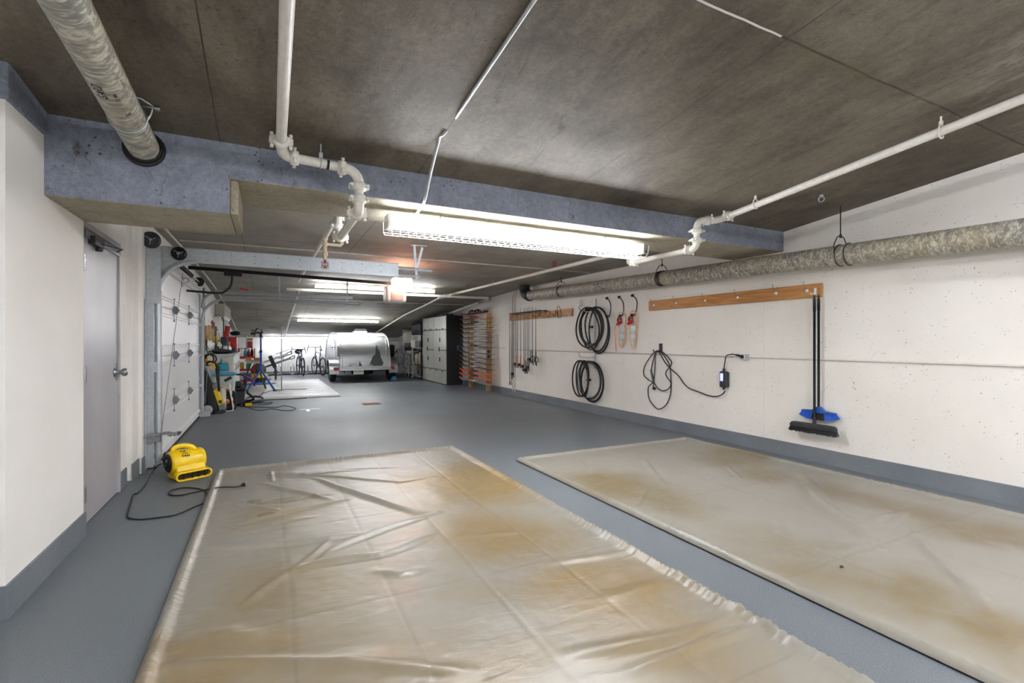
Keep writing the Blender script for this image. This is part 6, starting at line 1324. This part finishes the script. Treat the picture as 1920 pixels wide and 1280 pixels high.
# ---- pressure washer
PWp = (-.72, 9.88, 0); PW = thing('pressure_washer', 'black and yellow pressure washer standing by the garage door track', 'pressure washer', PWp)
def pw(u, v, y=9.78): return AY(u, v, y)
Yp = 9.78
pol = [(393, 700), (397, 712), (404, 745), (409, 770), (395, 772), (389, 760), (383, 730), (380, 700), (379, 684), (384, 684)]
b = MB(); b.prism([(pw(u, v).x, pw(u, v).z) for u, v in pol], (0, Yp, 0), (1, 0, 0), (0, 0, 1), (0, .26, 0)); b.build('body', MT['black'], PW, bev=.02)
b = MB(); b.prism([(pw(u, v).x, pw(u, v).z) for u, v in ((399.5, 732), (407, 726), (419, 757), (409, 760))], (0, Yp-.02, 0), (1, 0, 0), (0, 0, 1), (0, .22, 0)); b.build('yellow_cover', MT['yellow'], PW, bev=.012)
b = MB(); b.prism([(pw(u, v).x, pw(u, v).z) for u, v in ((397, 721), (404, 716), (407.5, 726), (400, 731))], (0, Yp-.02, 0), (1, 0, 0), (0, 0, 1), (0, .22, 0)); b.build('upper_cover', MT['grey'], PW, bev=.01)
b = MB(); b.prism([(pw(u, v).x, pw(u, v).z) for u, v in ((409, 760), (419, 757), (422, 768), (411, 770))], (0, Yp-.02, 0), (1, 0, 0), (0, 0, 1), (0, .24, 0)); b.build('lower_cover', MT['grey'], PW, bev=.01)
b = MB(); b.prism([(pw(u, v).x, max(.0, pw(u, v).z)) for u, v in ((402, 770), (421, 767), (423, 772), (416, 779), (402, 779))], (0, Yp-.03, 0), (1, 0, 0), (0, 0, 1), (0, .26, 0)); b.build('base_foot', MT['dark'], PW, bev=.01)
c = pw(389, 769, Yp-.04)
for dy in (0, .30):
    b = MB(); b.lathe([(.001, -.025), (.045, -.03), (.075, -.02), (.08, .0), (.075, .025), (.001, .025)], (c.x, Yp-.045+dy, .081), (0, 1, 0), 24); w_ = b.build('wheel', MT['lgrey'] if dy == 0 else MT['grey'], PW)
    b = MB(); b.torus((c.x, Yp-.045+dy, .081), .078, .010, (0, 1, 0), 28, 6); b.build('wheel_tread', MT['dark'], w_)
b = MB(); b.tube([pw(385, 757), pw(389, 688)], .006, 6); b.build('lance_rod', MT['steel'], PW)
b = MB(); b.tube(cr([pw(379, 684), pw(385, 690), pw(392, 703), pw(399, 718)], 5), .018, 8); b.build('handle_tube', MT['grey'], PW)
b = MB(); b.tube(cr([pw(390, 686, 9.70), pw(392, 679, 9.70), pw(401, 682, 9.70), pw(408, 686, 9.70), pw(409, 692, 9.70)], 5), .030, 8); b.tube(cr([pw(408, 690, 9.7), pw(408, 700, 9.7), pw(409, 715, 9.7), pw(411, 733, 9.72)], 5), [.032]*5+[.026]*5+[.02]*6, 8); b.build('spray_gun', MT['black'], PW)
b = MB(); b.tube(cr([pw(391, 684, 9.66), pw(394, 681, 9.66), pw(401, 684, 9.66), pw(402, 689, 9.66)], 5), .014, 8); b.build('gun_trim', MT['yellow'], PW)
b = MB(); b.torus(pw(392, 672, 9.85), .075, .013, (.3, 1, .2), 28, 6); b.torus(pw(395, 673, 9.88), .085, .013, (-.2, 1, .2), 28, 6); b.build('coiled_hose', MT['blackrub'], PW)
b = MB(); b.cyl(pw(387, 679, 9.72), pw(387, 672, 9.72), .02, 10); b.build('hose_nozzle', MT['orange'], PW)
b = MB(); b.cyl(pw(413, 753, Yp-.024), pw(413, 753, Yp-.019), .03, 16); b.build('dial', MT['black'], PW)
# white and black appliances behind
b = MB(); cc_ = AY(417, 748, 10.0)
WH = thing('white_pump', 'ribbed white plastic canister behind the yellow pressure washer', 'canister', (cc_.x, 10.05, 0))
b = MB(); b.lathe([(.001, 0), (.06, 0)] + [(.06-.008*(k % 2), .02+.03*k) for k in range(13)] + [(.04, .42), (.001, .43)], (cc_.x, 10.05, 0), (0, 0, 1), 18); b.build('ribbed_body', MT['white'], WH)
# orange/black reel unit
ou = AZ(424, 765, 0); OB = thing('cable_reel', 'black appliance with an orange round cap beside the white step stool', 'reel', (-.64, 10.45, 0))
MB().box(-.72, -.50, 10.15, 10.33, 0, .34).build('body', MT['black'], OB, bev=.03)
c = AY(422, 752, 10.14); b = MB(); b.lathe([(.001, 0), (.055, 0), (.05, .02), (.001, .03)], (c.x+.02, 10.15, .16), (0, -1, 0), 20); b.build('orange_cap', MT['orange'], OB)
b = MB(); b.box(-.69, -.60, 10.17, 10.25, .34, .40); b.build('orange_latch', MT['orange'], OB, bev=.01)
# step stool
SS = thing('step_stool', 'small white folding step stool leaning open beside the wet vacuum', 'stool', (-.52, 10.1, 0))
def ss(u, v, y=9.92): return AY(u, v, y)
for dy in (0, .16):
    b = MB(); b.tube(cr([ss(429, 718, 9.92+dy), ss(432, 735, 9.92+dy), ss(437, 765, 9.92+dy), ss(434, 769.5, 9.92+dy), ss(424, 771, 9.92+dy)], 5), .012, 8); b.build('rail', MT['white'], SS)
    b = MB(); a_ = ss(413, 722, 9.92+dy); b.tube([a_, ss(430, 729, 9.92+dy)], .011, 8); b.build('side_bar', MT['white'], SS)
b = MB(); a_, c_ = ss(431, 722), ss(437, 762)
for k in range(4):
    p = a_+(c_-a_)*(k/3.2+.05); b.bar((p.x, 9.92, p.z), (p.x, 10.08, p.z), .05, .012, (1, 0, .2))
b.build('rung', MT['white'], SS)
b = MB(); b.bar(ss(421, 714), ss(434, 707), .05, .03, (0, 1, 0)); b.build('grip_bar', MT['black'], SS)
b = MB(); 
# wet vac
vx, vy = -.53, 10.9
VV = thing('wet_vacuum', 'black wet vacuum with an orange filter knob and large carrying handle', 'vacuum', (vx, vy, 0))
b = MB(); b.prism([(-.13, .03), (.13, .03), (.155, .30), (-.155, .30)], (vx, vy-.16, 0), (1, 0, 0), (0, 0, 1), (0, .32, 0)); b.build('bucket', MT['dark'], VV, bev=.03)
MB().box(vx-.17, vx+.17, vy-.18, vy+.18, .30, .36).build('rim', MT['black'], VV, bev=.02)
MB().box(vx-.12, vx+.10, vy-.13, vy+.13, .36, .47).build('motor_head', MT['black'], VV, bev=.03)
b = MB(); b.lathe([(.001, 0), (.05, 0), (.045, .04), (.001, .05)], (vx-.08, vy-.13, .43), (0, -1, 0), 18); b.build('orange_knob', MT['orange'], VV)
b = MB(); b.tube(cr([(vx-.17, vy-.10, .36), (vx-.18, vy-.10, .52), (vx-.12, vy-.10, .60), (vx+.10, vy-.10, .60), (vx+.16, vy-.10, .52), (vx+.16, vy-.10, .36)], 5), .018, 8); b.build('carry_handle', MT['black'], VV)
for dx in (-.14, .14):
    b = MB(); b.sphere((vx+dx, vy-.14, .027), .027, 8); b.build('caster', MT['blackrub'], VV)
hz = .035
pts = [AZ(u, v, hz) for u, v in ((459, 752), (466, 745), (478, 743), (490, 745), (493, 749), (486, 753), (470, 755), (460, 754))]
b = MB(); b.tube(cr(pts, 8, True), .022, 8, closed=True); b.tube(cr([(vx+.18, vy-.05, .25), (vx+.30, vy-.1, .12), tuple(AZ(459, 752, hz))], 6), .022, 8); b.build('vacuum_hose', MT['blackrub'], label='thick black vacuum hose curled on the floor beside the wet vacuum', cat='hose')
def fcord(pts, label, r=.006, z=.007, m=MT['cord'], name='power_cord'): return MB().tube(cr([AZ(u, v, z+.0) for u, v in pts], 6), r, 6).build(name, m, label=label, cat='cord')
fcord([(438, 757), (455, 760), (475, 767), (490, 769), (510, 766), (530, 769), (545, 769), (555, 766), (548, 763), (532, 760), (520, 763), (480, 763), (450, 762)], 'long black power cord looping across the floor past the wet vacuum', .006)
fcord([(440, 763), (465, 757), (480, 754), (500, 755), (511, 754), (505, 757), (485, 758)], 'black extension cord curled in front of the wet vacuum', .006)
fcord([(492, 737), (500, 735), (512, 731), (530, 730), (575, 729)], 'thin dark cord lying on the far mat by the lamp', .006, .03)
fcord([(478, 750), (530, 748), (575, 746)], 'thin dark strip lying along the near edge of the far mat', .008, .01)
b = MB(); p = AZ(466, 758, .03); b.obox((p.x, p.y, .03), (.12, .06, .055)); b.build('cord_connector', MT['yellow'], label='yellow and black cord connector on the floor by the wet vacuum', cat='connector', bev=.015)
fcord([(487, 742), (492, 737), (494, 735)], 'short black pipe brush lying near the hose', .012, .02)
# ================================================================ yellow air mover
AMl = PV((-.57, 5.27, 0)); ang = math.radians(27.5)
AM = thing('air_mover', None, None)
settle(AM, 'small yellow air mover fan with black inlet grille on the floor by the garage door', 'fan')
b = MB(); b.lathe([(.001, -.150), (.085, -.150), (.104, -.143), (.110, -.128), (.108, .0), (.108, .10), (.104, .128), (.092, .142), (.001, .145)], (0, .045, .155), (1, 0, 0), 40); b.build('drum_housing', MT['yellow'], AM)
b = MB(); b.prism([(-.085, 0), (.14, 0), (.14, .05), (.09, .15), (-.05, .15), (-.085, .09)], (-.125, 0, 0), (0, 1, 0), (0, 0, 1), (.255, 0, 0)); b.build('lower_housing', MT['yellow'], AM, bev=.018, seg=3)
b = MB(); st_o = []; st_i = []
for (cx_, s) in ((.115, 1), (-.115, -1)):
    for k in range(9):
        a = -PI/2 + PI*k/8 if s > 0 else PI/2 + PI*k/8
        st_o.append((cx_+.04*math.cos(a), .046+.043*math.sin(a))); st_i.append((cx_+.024*math.cos(a), .046+.027*math.sin(a)))
n_ = len(st_o); vs = [(x, -.145, z) for x, z in st_o]+[(x, -.145, z) for x, z in st_i]+[(x, -.07, z) for x, z in st_o]+[(x, -.09, z) for x, z in st_i]
fs4 = []
for i in range(n_): j = (i+1) % n_; fs4 += [(i, j, n_+j, n_+i), (i, 2*n_+i, 2*n_+j, j), (n_+i, n_+j, 3*n_+j, 3*n_+i)]
b.add(vs, fs4); b.add([(x, -.07, z) for x, z in st_o], [tuple(range(n_))]); b.build('outlet_frame', MT['yellow'], AM, bev=.004)
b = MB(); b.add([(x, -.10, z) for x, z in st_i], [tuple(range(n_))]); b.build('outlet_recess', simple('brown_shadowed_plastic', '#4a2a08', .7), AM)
b = MB()
for x in (-.085, -.01, .04, .095): b.box(x-.004, x+.004, -.14, -.12, .02, .072)
b.box(-.135, .135, -.138, -.13, .043, .049); b.build('outlet_grille', MT['black'], AM)
b = MB(); b.lathe([(.001, -.004), (.085, -.004), (.088, 0)], (-.153, .045, .155), (1, 0, 0), 40); b.build('inlet_disc', MT['black'], AM)
b = MB()
for r in (.02, .04, .06, .078): b.torus((-.159, .045, .155), r, .0025, (1, 0, 0), 36, 5)
for k in range(8): a = k*PI/4; b.tube([(-.159, .045+.018*math.cos(a), .155+.018*math.sin(a)), (-.159, .045+.08*math.cos(a), .155+.08*math.sin(a))], .0022, 5)
b.build('inlet_grille', MT['dark'], AM)
b = MB(); b.lathe([(.001, 0), (.018, 0), (.016, .012), (.001, .014)], (-.158, .045, .175), (-1, 0, 0), 16); b.box(-.172, -.158, .06, .085, .12, .135); b.build('speed_knob', MT['grey'], AM)
b = MB(); hpts = cr([(-.115, .05, .245), (-.108, .05, .285), (-.06, .05, .302), (0, .048, .298), (.05, .04, .275), (.07, .02, .235), (.075, -.015, .20), (.072, -.045, .165)], 5)
b.tube(hpts, [.017 + .004*math.sin(i*.09) for i in range(len(hpts))], 12, flat=1.1); b.tube([(-.10, .05, .245), (-.04, .05, .258)], [.024, .012], 10); b.build('carry_handle', MT['yellow'], AM)
def drum_pt(x, a, off=.0015): r = .1085+off; return (x, .045-r*math.cos(a), .155+r*math.sin(a))
def drum_text(s, size, x, a, nm, bold=0):
    cu = bpy.data.curves.new(nm, 'FONT'); cu.body = s; cu.size = size; cu.offset = bold; cu.align_x = 'CENTER'; cu.align_y = 'CENTER'; cu.resolution_u = 2
    t = bpy.data.objects.new(nm, cu); COL.objects.link(t); me = bpy.data.meshes.new_from_object(t); bpy.data.objects.remove(t)
    b = MB(); b.add([drum_pt(x+v.co.x, a+v.co.y/.109) for v in me.vertices], [tuple(p.vertices) for p in me.polygons]); b.build(nm, MT['ink'], AM)
drum_text('FAN', .034, -.035, math.radians(36), 'lettering', .0014); drum_text('SUPER', .016, -.035, math.radians(49), 'lettering', .0008); drum_text('MINI', .008, -.035, math.radians(24), 'lettering', .0004)
b = MB()
sh = [(-.030, .014), (-.018, .020), (.018, .020), (.030, .014), (.0, -.016)]; b.add([drum_pt(-.045+x, math.radians(63)+y/.109) for x, y in sh], [(0, 1, 2, 3, 4)]); b.build('shield_badge', MT['ink'], AM)
b = MB(); sh = [(-.017, .010), (.017, .010), (.0, -.006)]; b.add([drum_pt(-.045+x, math.radians(63)+y/.109, .002) for x, y in sh], [(0, 1, 2)]); b.build('badge_mark', MT['yellow'], AM)
AM.scale = (.96, .96, .96); AM.location = (AMl.x-.075, AMl.y+.06, 0); AM.rotation_euler = (0, 0, ang)
cp = [(540, 517), (480, 520), (420, 560), (360, 650), (290, 770), (225, 835), (170, 860), (150, 940), (130, 1000), (110, 1075), (130, 1110), (250, 1125), (450, 1105), (650, 1070), (850, 985), (950, 940), (975, 870), (950, 810), (850, 785), (720, 780), (600, 805), (560, 840), (600, 860), (700, 860), (850, 830), (980, 800), (1130, 775), (1300, 770), (1350, 755)]
Pw = []
for i, (x, y) in enumerate(cp):
    u, v = 220+x/5.817, 780+y/5.817; z = .007
    if 13 < i < 16 and i == 15: z = .007
    if i >= 25: z = .040 if i == 25 else .034
    z = {1: .10, 2: .07, 3: .03}.get(i, z); p = AZ(u, v, z); Pw.append(p)
st = AM.matrix_world
Rm = Matrix.Rotation(ang, 3, 'Z'); s0 = PV(AM.location) + Rm @ PV((-.15, .03, .135)); s1 = PV(AM.location) + Rm @ PV((-.18, .03, .13))
pc = cr([s0, s1] + Pw[1:], 6)
pc = [PV((p.x, p.y, max(p.z, .006))) for p in pc]
CO_ = thing('power_cord', 'black power cord of the yellow fan snaking over the floor onto the mat', 'cord', (-.9, 4.8, 0))
MB().tube(pc, .0055, 8).build('cord_cable', MT['cord'], CO_)
e = Pw[-1]; pe = AZ(220+1390/5.817, 780+740/5.817, .04); b = MB(); b.tube([e, e+(pe-e)*.5, pe], [.008, .016, .018], 8); b.build('plug_body', MT['black'], CO_)
b = MB(); dd = (pe-e).normalized(); sd = dd.cross(PV((0, 0, 1)))
for s in (-.008, .008): b.tube([pe+sd*s, pe+sd*s+dd*.02], .0025, 6)
b.build('plug_prongs', MT['steel'], CO_)
